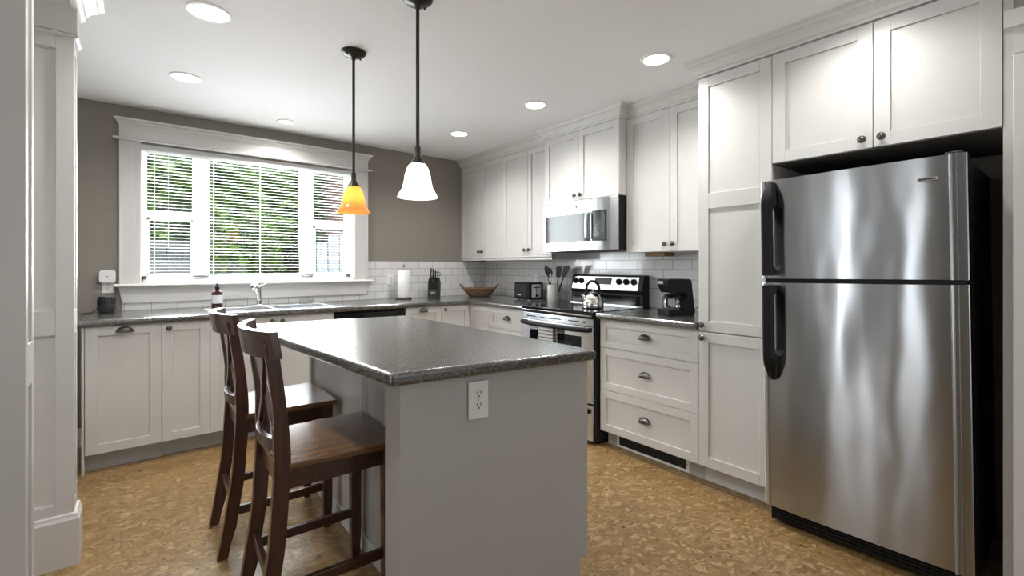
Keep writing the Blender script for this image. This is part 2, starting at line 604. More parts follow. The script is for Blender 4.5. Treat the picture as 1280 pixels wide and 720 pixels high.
# ------------------------------------------------------------------ room shell
BY = 4.3145          # back wall face
RX = 3.0816          # right wall face
CZ = 2.3767          # ceiling
UX = 2.755           # upper cabinet door face
MX = 2.673           # cabinet above the microwave, door face
FX = 2.4665          # base and tall cabinet door face (right run)
FY = 3.6995          # base cabinet door face (back run)
CT = .914            # worktop height

struct(MB().box(-3.3, RX + .1, -3.2, BY + .14, -.1, 0).obj('floor', 'cork'))
struct(MB().box(-3.3, RX + .1, -3.2, BY + .14, CZ, CZ + .12).obj('ceiling', 'ceil'))
WX0, WX1, WZ0, WZ1 = .015, 1.577, 1.103, 2.118
w = MB()
w.box(-1.1, WX0, BY, BY + .14, 0, CZ).box(WX1, RX + .1, BY, BY + .14, 0, CZ)
w.box(WX0, WX1, BY, BY + .14, 0, WZ0).box(WX0, WX1, BY, BY + .14, WZ1, CZ)
wall_back = struct(w.obj('wall_back', 'wall'))
wall_right = struct(MB().box(RX, RX + .1, -.2, BY, 0, CZ).obj('wall_right', 'wall'))
struct(MB().box(2.445, 2.56, -3.1, .170, 0, CZ).obj('wall_right_front', 'wall'))
struct(MB().box(-1.1, -1.0, 2.77, BY, 0, CZ).obj('wall_left_kitchen', 'dining'))
struct(MB().box(-3.2, -.56, 2.66, 2.77, 0, CZ).obj('wall_left_far', 'dining'))
struct(MB().box(-3.3, -3.2, -3.2, 2.77, 0, CZ).obj('wall_left_dining', 'dining'))
struct(MB().box(-3.2, 2.56, -3.2, -3.1, 0, CZ).obj('wall_front', 'dining'))

# backsplash tile
s1 = MB().box(-.088, 1.70, BY - .008, BY, CT, .967).box(1.7, RX - .008, BY - .008, BY, CT, 1.280)
s1.obj('backsplash', 'tile_x', wall_back)
s2 = MB().box(RX - .008, RX, 1.39, BY - .008, CT, 1.36)
s2.obj('backsplash', 'tile_y', wall_right)

# baseboard on the back wall, left of the cabinets
bprof = [(0, 0), (.016, 0), (.016, .095), (.010, .112), (.006, .128), (0, .128)]
struct(MB().sweep(bprof, [(-.27, BY), (-1.0, BY)], right=False).obj('baseboard_back', 'trim'))

# crown on top of the tall and wall cabinets (one run, stepping in and out)
cp = [(-.02, 2.290), (.006, 2.290), (.008, 2.302), (.016, 2.308), (.020, 2.326), (.034, 2.346), (.046, 2.352), (.050, 2.364), (.056, 2.368), (.056, CZ - .0005), (-.02, CZ - .0005)]
struct(MB().sweep(cp, [(UX, BY - .001), (UX, 2.885), (MX, 2.885), (MX, 2.104), (UX, 2.104), (UX, 1.389), (FX, 1.389), (FX, .176)]).obj('trim_1', 'cab'))

# window casing
tr = struct(MB().box(-.105, -.012, BY - .020, BY, WZ0 - .0, 2.138).box(-.012, WX0, BY - .014, BY, WZ0, 2.138).box(-.105, -.093, BY - .028, BY, WZ0, 2.138)
            .box(WX1, WX1 + .03, BY - .014, BY, WZ0, 2.138).box(WX1 + .03, 1.700, BY - .020, BY, WZ0, 2.138).box(1.688, 1.700, BY - .028, BY, WZ0, 2.138)
            .obj('trim_2', 'trim', bevel=.002))
MB().box(-.105, 1.700, BY - .024, BY, 2.138, 2.235).obj('header_board', 'trim', tr)
MB().sweep([(-.0, 2.130), (.020, 2.130), (.026, 2.134), (.026, 2.142), (.020, 2.146), (0, 2.146)], [(-.113, BY - .001), (-.113, BY - .024), (1.708, BY - .024), (1.708, BY - .001)]).obj('header_bead', 'trim', tr)
MB().sweep([(-.03, 2.228), (.004, 2.228), (.008, 2.240), (.018, 2.250), (.020, 2.262), (.034, 2.268), (.034, 2.282), (-.03, 2.282)], [(-.100, BY - .001), (-.100, BY - .024), (1.700, BY - .024), (1.700, BY - .001)]).obj('header_cap', 'trim', tr)
st = MB()
st.extr([(BY - .058, 1.084), (BY - .064, 1.0935), (BY - .058, 1.105), (BY + .075, 1.105), (BY + .06, 1.084)], 'x', -.130, 1.735)
st.obj('stool', 'trim', tr)
ap = MB()
ap.extr([(-.108, 1.084), (1.712, 1.084), (1.690, .968), (-.088, .968)], 'y', BY - .022, BY)
ap.obj('apron', 'trim', tr, bevel=.002)

# window
wroot = bpy.data.objects.new('window_1', None); COL.objects.link(wroot); struct(wroot)
wroot.location = (.8, BY + .1, WZ0)
def wl(x0, x1, z0, z1, y0=0, y1=.04, mb=None):
    (mb or MB()).box(x0 - .8, x1 - .8, y0 - .0, y1, z0 - WZ0, z1 - WZ0)
f = MB()
for a in ((WX0, .052, 1.103, 2.118), (.335, .443, 1.103, 2.118), (1.127, 1.238, 1.103, 2.118), (1.530, WX1, 1.103, 2.118), (WX0, WX1, 2.098, 2.118), (WX0, WX1, 1.103, 1.160)):
    wl(*a, mb=f)
f.obj('window_frame', 'sash', wroot, bevel=.002)
sa = MB()
for (x0, x1) in ((.052, .335), (1.238, 1.530)):
    wl(x0, x1, 1.60, 1.652, .012, .035, sa)
    wl(x0, x1, 1.577, 1.60, -.012, .03, sa)
    wl(x0, x0 + .016, 1.16, 1.60, -.012, .02, sa); wl(x1 - .012, x1, 1.16, 1.60, -.012, .02, sa)
    wl(x0, x1, 1.150, 1.176, -.012, .02, sa)
sa.obj('sash', 'sash', wroot, bevel=.0015)
for (x0, x1, z0, z1) in ((.052, .335, 1.63, 2.1), (.06, .33, 1.17, 1.59), (.443, 1.127, 1.16, 2.1), (1.238, 1.53, 1.63, 2.1), (1.245, 1.525, 1.17, 1.59)):
    g = MB(); wl(x0, x1, z0, z1, .018, .021, g)
    g.obj('pane', 'glass', wroot)
# reveal of the opening
rv = MB()
rv.box(WX0, WX0 + .004, BY, BY + .14, WZ0, WZ1).box(WX1 - .004, WX1, BY, BY + .14, WZ0, WZ1).box(WX0, WX1, BY, BY + .14, WZ1 - .004, WZ1).box(WX0, WX1, BY + .06, BY + .14, WZ0, WZ0 + .01)
rv.obj('reveal', 'trim_w', tr)

# blind
bl = thing('window_blind', 'white horizontal slatted blind lowered over the kitchen window, slats open', 'blind', (.796, BY + .034, WZ1))
MB().box(-.772, .772, -.030, -.022, -.058, -.004).box(-.772, .772, -.022, .022, -.040, -.004).obj('headrail', 'blind', bl, bevel=.002)
sl = MB()
ns = 37
zt, zb = -.070, -.972
for i in range(ns):
    z = zt + (zb - zt) * i / (ns - 1)
    pts = []
    for k in range(5):
        yy = -.0125 + .025 * k / 4
        pts.append((yy, z + .0009 * (1 - (2 * (k / 4) - 1) ** 2) ))
    sl.extr(pts + [(p[0], p[1] - .0011) for p in pts[::-1]], 'x', -.768, .768)
sl.obj('slats', 'blind', bl)
MB().box(-.768, .768, -.014, .014, -1.0, -.985).obj('bottom_rail', 'blind', bl, bevel=.002)
cd = MB()
for x in (-.70, -.33, .0, .35, .70):
    for yy in (-.014, .014):
        cd.box(x - .0012, x + .0012, yy - .0006, yy + .0006, -.99, -.04)
cd.box(-.62, -.618, -.024, -.022, -.75, -.05)
cd.obj('ladder_cords', 'blind', bl)

# ------------------------------------------------------------------ panelled jambs of the opening on the left
def panelled(name, x0, x1, y0, y1, front_panels, side_panels):
    """square pillar with recessed panels on the face towards -y and on the face towards +x"""
    m = MB()
    t = .012
    m.box(x0, x1 - t, y0 + t, y1, 0, CZ)
    def face(axis, a0, a1, panels):
        # axis 'f': front (varies in x) ; 's': side (varies in y)
        def B(p0, p1, z0, z1, inset=0):
            if axis == 'f': m.box(p0, p1, y0 + inset, y0 + t, z0, z1)
            else: m.box(x1 - t, x1 - inset, p0, p1, z0, z1)
        pa0, pa1 = panels[0]
        B(a0, pa0, 0, CZ); B(pa1, a1, 0, CZ)
        z = 0
        for (q0, q1) in panels[1:]:
            B(pa0, pa1, z, q0); z = q1
            # moulding
            B(pa0, pa0 + .006, q0, q1, .005); B(pa1 - .006, pa1, q0, q1, .005)
            B(pa0, pa1, q0, q0 + .006, .005); B(pa0, pa1, q1 - .006, q1, .005)
        B(pa0, pa1, z, CZ)
    face('f', x0, x1, front_panels)
    face('s', y0 + t, y1, side_panels)
    return m
zs = [(.255, .949), (1.05, 2.12)]
far = struct(panelled('trim_3', -.56, -.207, 2.64, 2.765, [(-.50, -.262)] + zs, [(2.672, 2.735)] + zs).obj('trim_3', 'trim', bevel=.0015))
MB().sweep([(-.005, 0), (.018, 0), (.018, .190), (.012, .200), (.010, .210), (-.005, .216)], [(-.56, 2.64), (-.207, 2.64), (-.207, 2.765)]).obj('plinth', 'trim', far)
MB().sweep([(-.005, 2.172), (.006, 2.172), (.014, 2.178), (.014, 2.184), (.006, 2.190), (-.005, 2.190)], [(-.56, 2.64), (-.207, 2.64), (-.207, 2.765)]).obj('neck_bead', 'trim', far)
MB().sweep([(-.005, 2.190), (.010, 2.190), (.010, 2.30), (-.005, 2.30)], [(-.56, 2.64), (-.207, 2.64), (-.207, 2.765)]).obj('frieze', 'trim', far)
near = struct(panelled('trim_4', -.56, -.200, 1.523, 1.632, [(-.50, -.27)] + zs, [(1.552, 1.604)] + zs).obj('trim_4', 'trim', bevel=.0015))
# header over the opening with its crown on the kitchen side
hd = struct(MB().box(-.56, -.200, 1.40, 2.765, 2.335, CZ).obj('trim_5', 'trim_w'))
MB().sweep([(-.01, 2.296), (.008, 2.296), (.012, 2.306), (.022, 2.312), (.026, 2.330), (.048, 2.352), (.062, 2.356), (.066, 2.366), (.086, 2.370), (.086, CZ - .0005), (-.01, CZ - .0005)],
           [(-.203, 1.40), (-.203, 2.785)]).obj('crown', 'trim_w', hd)
MB().sweep([(-.01, 2.300), (.012, 2.300), (.016, 2.315), (.036, 2.338), (.046, 2.345), (.046, CZ - .0005), (-.01, CZ - .0005)], [(-.56, 2.64), (-.209, 2.64)]).obj('crown', 'trim', hd)

# door casing at the right edge
dc = struct(MB().box(2.420, 2.445, .035, .172, 0, 1.985).obj('trim_6', 'trim', bevel=.003))
MB().box(2.418, 2.445, -.9, .172, 1.985, 2.082).obj('header_board', 'trim', dc)
MB().sweep([(0, 1.978), (.010, 1.978), (.016, 1.984), (.016, 1.992), (.010, 1.998), (0, 1.998)], [(2.445, .178), (2.424, .178), (2.424, -.9)], right=False).obj('header_bead', 'trim', dc)
MB().sweep([(-.02, 2.075), (.006, 2.075), (.010, 2.088), (.020, 2.098), (.022, 2.112), (.036, 2.118), (.036, 2.136), (-.02, 2.136)], [(2.445, .172), (2.418, .172), (2.418, -.9)], right=False).obj('header_cap', 'trim', dc)

# ------------------------------------------------------------------ cabinets (local frame: doors face -y, x runs to the viewer's right)
def shaker(x0, x1, z0, z1, rail=.055, t=.020, rec=.009, split=None):
    m = MB()
    g = .0015
    x0 += g; x1 -= g; z0 += g; z1 -= g
    m.box(x0, x0 + rail, 0, t, z0, z1); m.box(x1 - rail, x1, 0, t, z0, z1)
    zz = [z0 + rail, z1 - rail]
    m.box(x0 + rail, x1 - rail, 0, t, z0, z0 + rail); m.box(x0 + rail, x1 - rail, 0, t, z1 - rail, z1)
    if split: m.box(x0 + rail, x1 - rail, 0, t, split[0], split[1])
    m.box(x0 + rail, x1 - rail, rec, t, z0 + rail, z1 - rail)
    return m

def knob(parent, x, z):
    k = MB().lathe([(0, 0), (.006, 0), (.006, -.012), (.0155, -.016), (.0165, -.021), (.0130, -.0255), (.0115, -.0245), (.0095, -.026), (.006, -.0285), (0, -.029)], seg=20, axis='y')
    return k.obj('knob', 'pewter', parent, (x, 0, z))

def cup_pull(parent, x, z, w=.040, h=.032, d=.024):
    """half-dome bin pull, open below"""
    m = MB()
    nu, nv = 16, 6
    g = []
    for j in range(nv + 1):
        b = (PI / 2) * j / nv
        row = []
        for i in range(nu + 1):
            a = PI * i / nu
            rr = math.cos(b) * .55 + .45
            if j == nv: rr = .45
            row.append(m.bm.verts.new((w * math.cos(a) * (rr if j else 1.12), -d * math.sin(b) - .0005, h * math.sin(a) * (rr if j else 1.12) - h * .35)))
        g.append(row)
    for j in range(nv):
        for i in range(nu):
            fc = m.bm.faces.new((g[j][i], g[j][i + 1], g[j + 1][i + 1], g[j + 1][i])); fc.smooth = True
    fc = m.bm.faces.new(g[nv]); fc.smooth = True
    o = m.obj('cup_pull', 'pewter', parent, (x, 0, z))
    so = o.modifiers.new('thick', 'SOLIDIFY'); so.thickness = .002
    return o

def cabinet(label, cat, loc, rz, w, z0, z1, depth, fronts, toe=None, name='base_cabinet', group=None, left_over=0, carcass='cab', top_open=False, extra=None):
    t = thing(name, label, cat, (loc[0], loc[1], 0), rz, group)
    b = MB()
    b.box(-left_over, w, .0205, depth, z0, z1 if not top_open else .735)
    if top_open: b.box(0, .018, .0205, depth, .735, z1).box(w - .018, w, .0205, depth, .735, z1).box(0, w, .0205, .034, .735, z1)
    b.obj('carcass', carcass, t)
    if toe:
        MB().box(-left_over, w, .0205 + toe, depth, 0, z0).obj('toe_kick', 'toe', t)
    for fr in fronts:
        kind, x0, x1, a, c = fr[:5]
        kw = fr[5] if len(fr) > 5 else {}
        d = shaker(x0, x1, a, c, rail=kw.get('rail', .055), split=kw.get('split')).obj('drawer' if kind == 'drawer' else 'door', 'cab', t, bevel=.0012, bseg=1)
        hw = kw.get('hw')
        if hw:
            if hw[0] == 'k': knob(d, hw[1], hw[2])
            else: cup_pull(d, hw[1], hw[2])
    return t

DB, DT = .1115, .8723     # base door bottom/top
# back run (local x = world x)
def bx(x): return x
c1 = thing('base_cabinet', 'painted base cabinet with a wide cup-pulled door, at the left end of the window wall', 'cabinet', (-.259, FY, 0), 0)
MB().box(.0, .376, .0205, .6, DB - .0, DT + .0004).obj('carcass', 'cab', c1)
MB().box(.0, .012, .004, .6, 0, DT + .0004).obj('end_panel', 'cab', c1)
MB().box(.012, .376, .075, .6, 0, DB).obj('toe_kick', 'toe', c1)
d = shaker(.014, .376, DB, DT, .057).obj('door', 'cab', c1, bevel=.0012, bseg=1)
cup_pull(d, .195, .840)
cabinet('narrow painted base cabinet with one knobbed door, second from the left under the window', 'cabinet', (.117, FY, 0), 0, .259, DB, DT + .0004, .6,
        [('door', 0, .259, DB, DT, dict(hw=('k', .036, .836)))], toe=.075)
cabinet('painted sink base cabinet with paired door knobs, below the steel sink', 'cabinet', (.376, FY, 0), 0, .816, DB, DT + .0004, .6,
        [('door', 0, .409, DB, DT, dict(hw=('k', .375, .836))), ('door', .409, .816, DB, DT, dict(hw=('k', .443, .836)))], toe=.075, top_open=True)
# dishwasher
dw = thing('dishwasher', 'black dishwasher front just visible under the worktop beyond the island', 'dishwasher', (1.192, FY, 0))
MB().box(.004, .602, .03, .58, .02, DT).obj('tub', 'black', dw)
MB().box(.004, .602, .0, .03, .115, .735).obj('door', 'black_gloss', dw, bevel=.004)
MB().box(.004, .602, -.004, .03, .740, .855).obj('control_panel', 'black_gloss', dw, bevel=.006)
MB().box(.004, .602, .06, .58, 0, .11).obj('toe_kick', 'black', dw)
cc_ = cabinet('painted base cabinet with cup pull and knob, between the dishwasher and the inner corner', 'cabinet', (1.798, FY, 0), 0, .663, DB, DT + .0004, .6,
        [('drawer', 0, .350, DB, DT, dict(hw=('c', .175, .838))), ('door', .350, .663, DB, DT, dict(hw=('k', .388, .836)))], toe=.075)
MB().box(2.4625, 2.4740, FY + .003, FY + .03, DB, DT).obj('filler_strip', 'cab', cc_, (-1.798, -FY, 0))
# right run (rz = -90: local x = -world y)
RR = R(-90)
def rrun(y): return (FX, y, 0)
cabinet('painted corner base cabinet door, right of the inner corner', 'cabinet', rrun(3.6985), RR, .297, DB, DT + .0004, .6,
        [('door', 0, .297, DB, DT)], toe=.075)
cabinet('painted drawer base between the corner and the range, cup pulls', 'cabinet', rrun(3.401), RR, .517, DB, DT + .0004, .6,
        [('drawer', 0, .517, .683, DT, dict(hw=('c', .262, .782))), ('drawer', 0, .517, .398, .683, dict(hw=('c', .262, .54))), ('drawer', 0, .517, DB, .398, dict(hw=('c', .262, .25)))], toe=.075)
ds = cabinet('painted three-drawer base with cup pulls, right of the range, vent in its toe kick', 'cabinet', rrun(2.104), RR, .716, DB, DT + .0004, .6,
        [('drawer', 0, .716, .681, DT, dict(hw=('c', .358, .782), rail=.050)), ('drawer', 0, .716, .394, .681, dict(hw=('c', .358, .545), rail=.050)),
         ('drawer', 0, .716, DB, .394, dict(hw=('c', .358, .262), rail=.050))], toe=.066)
# vent in the toe kick
vt = thing('floor_vent', 'white framed dark louvred vent in the toe kick beneath the three drawers', 'vent', (FX + .0865, 2.024, .003), RR)
MB().box(0, .533, -.006, 0, 0, .014).box(0, .533, -.006, 0, .088, .1).box(0, .018, -.006, 0, .014, .088).box(.515, .533, -.006, 0, .014, .088).obj('vent_frame', 'white_plastic', vt, bevel=.001)
g = MB()
for i in range(62):
    x = .019 + i * .008
    g.box(x, x + .0028, -.004, .0, .015, .087)
g.box(.018, .515, -.0006, .0, .014, .088)
g.obj('louvres', 'grille', vt)
for _x in (.009, .524): MB().lathe([(0, -.0075), (.003, -.007), (.003, -.006)], (_x, 0, .05), 10, 'y').obj('screw', 'chrome_soft', vt)

# pantry
pn = thing('pantry_cabinet', 'tall painted pantry cabinet with two stacked doors, left of the fridge', 'cabinet', (FX, 1.387, 0), RR)
MB().box(0, .388, .0205, .6, DB, 2.300).obj('carcass', 'cab', pn)
MB().box(0, .390, .086, .6, 0, DB).obj('toe_kick', 'cab', pn)
d = shaker(0, .391, .868, 2.285, .057, split=(1.551, 1.637)).obj('door', 'cab', pn, bevel=.0012, bseg=1)
knob(d, .028, .905)
d = shaker(0, .391, DB, .864, .057).obj('door', 'cab', pn, bevel=.0012, bseg=1)
knob(d, .028, .832)
# over fridge
of = thing('wall_cabinet', 'deep painted two-door cabinet above the fridge', 'cabinet', (FX, .996, 0), RR)
MB().box(0, .796, .0205, .6, 1.75, 2.300).obj('carcass', 'cab', of)
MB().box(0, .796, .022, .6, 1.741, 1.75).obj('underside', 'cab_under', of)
d = shaker(.0, .410, 1.742, 2.285, .058).obj('door', 'cab', of, bevel=.0012, bseg=1); knob(d, .374, 1.782)
d = shaker(.410, .796, 1.742, 2.285, .058).obj('door', 'cab', of, bevel=.0012, bseg=1); knob(d, .442, 1.782)
MB().box(.796, .822, .004, .614, 0, 2.30).obj('end_panel', 'cab', of)

# wall cabinets
def wallcab(label, y_hi, y_lo, face, z0, z1, yk, fronts=None, valance=True, kz=.052):
    t = thing('wall_cabinet', label, 'cabinet', (face, y_hi, 0), RR)
    w_ = y_hi - y_lo
    MB().box(0, w_, .0205, RX - face - .0005, z0, 2.300).obj('carcass', 'cab', t)
    m = yk
    a = shaker(0, m, z0, z1, .052).obj('door', 'cab', t, bevel=.0012, bseg=1); knob(a, m - .030, z0 + kz)
    b = shaker(m, w_, z0, z1, .052).obj('door', 'cab', t, bevel=.0012, bseg=1); knob(b, m + .030, z0 + kz)
    return t
w1 = wallcab('painted two-door wall cabinet in the corner by the window wall', BY - .0005, 3.574, UX, 1.328, 2.29, .380)
w2 = wallcab('painted two-door wall cabinet between the corner unit and the microwave', 3.574, 2.886, UX, 1.328, 2.29, .372)
vl = [(-.0, 1.290), (.0, 1.328), (.010, 1.328), (.014, 1.322), (.014, 1.316), (.006, 1.308), (.006, 1.290)]
for t_, x1_ in ((w1, .74), (w2, .688)):
    v = MB(); v.extr([(-a + .012, z) for a, z in vl], 'x', 0, x1_)
    v.box(0, x1_, .012, .03, 1.290, 1.328)
    if t_ is w2: v.box(x1_ - .016, x1_, .012, .30, 1.290, 1.328)
    v.obj('light_rail', 'cab', t_)
w3 = wallcab('painted two-door wall cabinet above the microwave, standing proud of its neighbours', 2.885, 2.105, MX, 1.745, 2.29, .385, kz=.040)
w4 = wallcab('painted two-door wall cabinet between the microwave and the pantry', 2.104, 1.389, UX, 1.330, 2.29, .351)
MB().box(.08, .24, .11, .24, 1.302, 1.3298).obj('mounting_block', 'brown_board', w4)

# ------------------------------------------------------------------ worktops
def edge(o):
    return [(o, .873), (o - .010, .8745), (o - .016, .881), (o - .018, .8935), (o - .016, .906), (o - .010, .9125), (o, CT)]
def rslab(x0, x1, yb):
    pass
ctop = MB()
SKX0, SKX1, SKY0, SKY1 = .375, 1.212, 3.735, 4.175
fy = 3.692
# back run: nose profile along the front, slabs behind
ctop.extr([(y, z) for y, z in edge(fy)] + [(SKY0 + .02, CT), (SKY0 + .02, .873)], 'x', -.290, 2.44)
ctop.box(-.290, SKX0 + .02, SKY0 + .02, BY - .0085, .873, CT)
ctop.box(SKX1 - .02, RX - .0085, SKY0 + .02, BY - .0085, .873, CT)
ctop.box(SKX0 + .02, SKX1 - .02, SKY1 - .02, BY - .0085, .873, CT)
fx = 2.444
ctop.extr([(x, z) for x, z in edge(fx)] + [(2.60, CT), (2.60, .873)], 'y', 2.879, SKY0 + .02)
ctop.box(2.60, RX - .0085, 2.879, SKY0 + .02, .873, CT)
tag(ctop.obj('worktop', 'laminate'), 'dark speckled L-shaped worktop under the window and round the corner to the range', 'countertop')
ct2 = MB()
ct2.extr([(x, z) for x, z in edge(fx)] + [(RX - .0085, CT), (RX - .0085, .873)], 'y', 1.392, 2.106)
tag(ct2.obj('worktop', 'laminate'), 'short dark speckled worktop between the range and the pantry', 'countertop')

# ------------------------------------------------------------------ sink, faucet, things at the sink
sk = thing('kitchen_sink', 'double-bowl stainless steel sink set into the worktop below the window', 'sink', (.7935, 3.955, CT))
m = MB()
w_, h_ = .4185, .22
bowls = [(-.385, -.015), (.015, .385)]
by0, by1 = -.185, .100
rimz = .004
m.box(-w_, w_, -h_, by0, -.001, rimz).box(-w_, w_, by1, h_, -.001, rimz)
m.box(-w_, bowls[0][0], by0, by1, -.001, rimz).box(bowls[0][1], bowls[1][0], by0, by1, -.001, rimz).box(bowls[1][1], w_, by0, by1, -.001, rimz)
m.obj('rim', 'steel_bright', sk, bevel=.003)
for (a, c) in bowls:
    b = MB()
    t_ = .002; dp = -.165
    b.box(a, c, by0, by0 + t_, dp, rimz - .001).box(a, c, by1 - t_, by1, dp, rimz - .001).box(a, a + t_, by0, by1, dp, rimz - .001).box(c - t_, c, by0, by1, dp, rimz - .001).box(a, c, by0, by1, dp - t_, dp)
    b.obj('bowl', 'steel_bright', sk)
fc = thing('faucet', 'chrome pull-out kitchen faucet with a round spray head at the sink', 'faucet', (.745, 4.115, CT + .004))
m = MB(); m.lathe([(0, 0), (.028, 0), (.028, .006), (.022, .012), (0, .012)], seg=24)
m.obj('base', 'chrome', fc)
MB().box(-.11, .11, -.026, .026, 0, .006).obj('deck_plate', 'chrome', fc, bevel=.003)
MB().tube([(0, 0, .01), (0, 0, .10), (-.004, -.004, .145)], .018, 16, rad=[.019, .017, .016]).obj('body', 'chrome', fc)
MB().tube([(-.004, -.01, .05), (-.022, -.05, .115), (-.040, -.085, .148)], .014, 14, rad=[.016, .014, .015]).obj('spout', 'chrome', fc)
MB().lathe([(0, -.030), (.018, -.028), (.027, -.012), (.029, .004), (.022, .020), (.010, .026), (0, .027)], seg=24).obj('spray_head', 'chrome', fc, (-.050, -.105, .155), (R(55), 0, R(-30)))
MB().tube([(0, 0, .140), (.020, 0, .158), (.050, .004, .168)], .006, 12, rad=[.013, .008, .006]).obj('lever', 'chrome', fc)
sd = thing('sponge_holder', 'low chrome sponge holder on the worktop behind the right sink bowl', 'holder', (1.125, 4.205, CT))
MB().box(-.055, .055, -.025, .025, 0, .004).box(-.055, .055, .021, .025, 0, .030).obj('tray', 'chrome_soft', sd, bevel=.002)
MB().tube([(-.055, -.025, .004), (-.055, -.025, .034), (.055, -.025, .034), (.055, -.025, .004)], .003, 8).obj('wire_rail', 'chrome', sd)
sb = thing('soap_bottle', 'dark amber soap pump bottle with a white label beside the sink', 'bottle', (.462, 4.105, CT + .004))
MB().lathe([(0, 0), (.034, 0), (.036, .004), (.036, .105), (.033, .120), (.018, .134), (.012, .138), (0, .138)], seg=28).obj('bottle_body', 'amber_bottle', sb)
lb = MB().lathe([(.0365, .036), (.0365, .098)], seg=28).obj('bottle_label', 'label', sb)
text_mesh('label_print', 'SOAP', .012, 'ink', lb, (-.0225, -.0292, .075), (R(90), 0, R(-38)))if False else None
MB().lathe([(0, .138), (.015, .138), (.016, .142), (.016, .158), (.008, .163), (.005, .165), (.004, .178), (0, .178)], seg=20).box(-.006, .006, -.028, .006, .176, .184).obj('pump', 'black', sb)

# router-like speaker and plug-in devices at the left
ro = thing('smart_speaker', 'small black ribbed cylindrical speaker at the left end of the worktop', 'speaker', (-.168, 4.205, CT))
MB().lathe([(0, 0), (.036, 0), (.044, .004), (.050, .030), (.049, .055), (.047, .060), (.044, .105), (.040, .112), (0, .114)], seg=32).obj('speaker_body', 'blackgrey', ro)
rb = MB()
for i in range(22):
    a = 2 * PI * i / 22
    rb.tube([(.0475 * math.cos(a), .0475 * math.sin(a), .060), (.0445 * math.cos(a), .0445 * math.sin(a), .104)], .002, 6)
rb.obj('ribs', 'black', ro)
MB().tube([(-.04, -.01, .03), (-.060, -.02, .022), (-.075, -.03, .006), (-.115, -.035, .003), (-.14, -.02, .003)], .0028, 8).obj('power_cord', 'black', ro)

def outlet(label, loc, rz, w_=.066, h_=.104, decor=False):
    t = thing('wall_outlet', label, 'outlet', loc, rz)
    MB().box(-w_ / 2, w_ / 2, -.006, 0, -h_ / 2, h_ / 2).obj('cover_plate', 'white_plastic', t, bevel=.002)
    for s_ in (1, -1):
        r_ = MB().lathe([(0, -.0085), (.0155, -.008), (.0165, -.006)], seg=24, axis='y').obj('receptacle', 'white_plastic', t, (0, 0, s_ * .0195))
        MB().box(-.0075, -.0052, -.0092, -.008, .001, .010).box(.0052, .0075, -.0092, -.008, .001, .010).lathe([(0, -.0092), (.0028, -.0090), (.0028, -.008)], (0, 0, -.0065), 10, 'y').obj('slots', 'black', r_)
    MB().lathe([(0, -.0072), (.002, -.007), (.002, -.006)], seg=8, axis='y').obj('screw', 'chrome_soft', t)
    return t
outlet('white duplex outlet on the taupe wall left of the window, plug-in hub over it', (-.165, BY, 1.095), 0)
hb = thing('plug_in_hub', 'white rounded square plug-in hub on the outlet left of the window', 'hub', (-.167, BY - .0095, 1.16))
hm = MB()
pts = []
for cx_, cz_, a0 in ((.026, .026, 0), (-.026, .026, 90), (-.026, -.026, 180), (.026, -.026, 270)):
    for k in range(7):
        a = R(a0 + 15 * k); pts.append((cx_ + .018 * math.cos(a), cz_ + .018 * math.sin(a)))
hm.extr(pts, 'y', -.026, 0)
hm.obj('hub_body', 'white_plastic', hb, bevel=.003)
MB().lathe([(0, -.0275), (.004, -.027), (.004, -.026)], seg=12, axis='y').obj('status_light', 'blackgrey', hb)
outlet('white outlet on the tiled wall left of the paper towel roll', (1.93, BY - .0085, 1.10), 0)
outlet('white outlet on the tiled side wall above the toaster', (RX - .0085, 3.43, 1.095), RR)

# paper towel holder
pt = thing('paper_towel_holder', 'chrome upright paper towel holder by the back wall', 'holder', (1.985, 4.13, CT))
MB().lathe([(0, 0), (.078, 0), (.082, .006), (.080, .018), (.064, .0215), (0, .022)], seg=32).obj('base', 'pewter', pt)
MB().lathe([(0, .02), (.0045, .02), (.0045, .305), (.008, .310), (.008, .330), (0, .334)], seg=14).obj('pole', 'chrome_soft', pt)
pr = MB().lathe([(.02, .0), (.052, .0), (.054, .004), (.054, .252), (.052, .255), (.02, .255), (.02, 0)], seg=40).obj('paper_towel_roll', 'paper', None, (1.985, 4.13, CT + .022))
tag(pr, 'white paper towel roll on the chrome holder', 'paper towel')

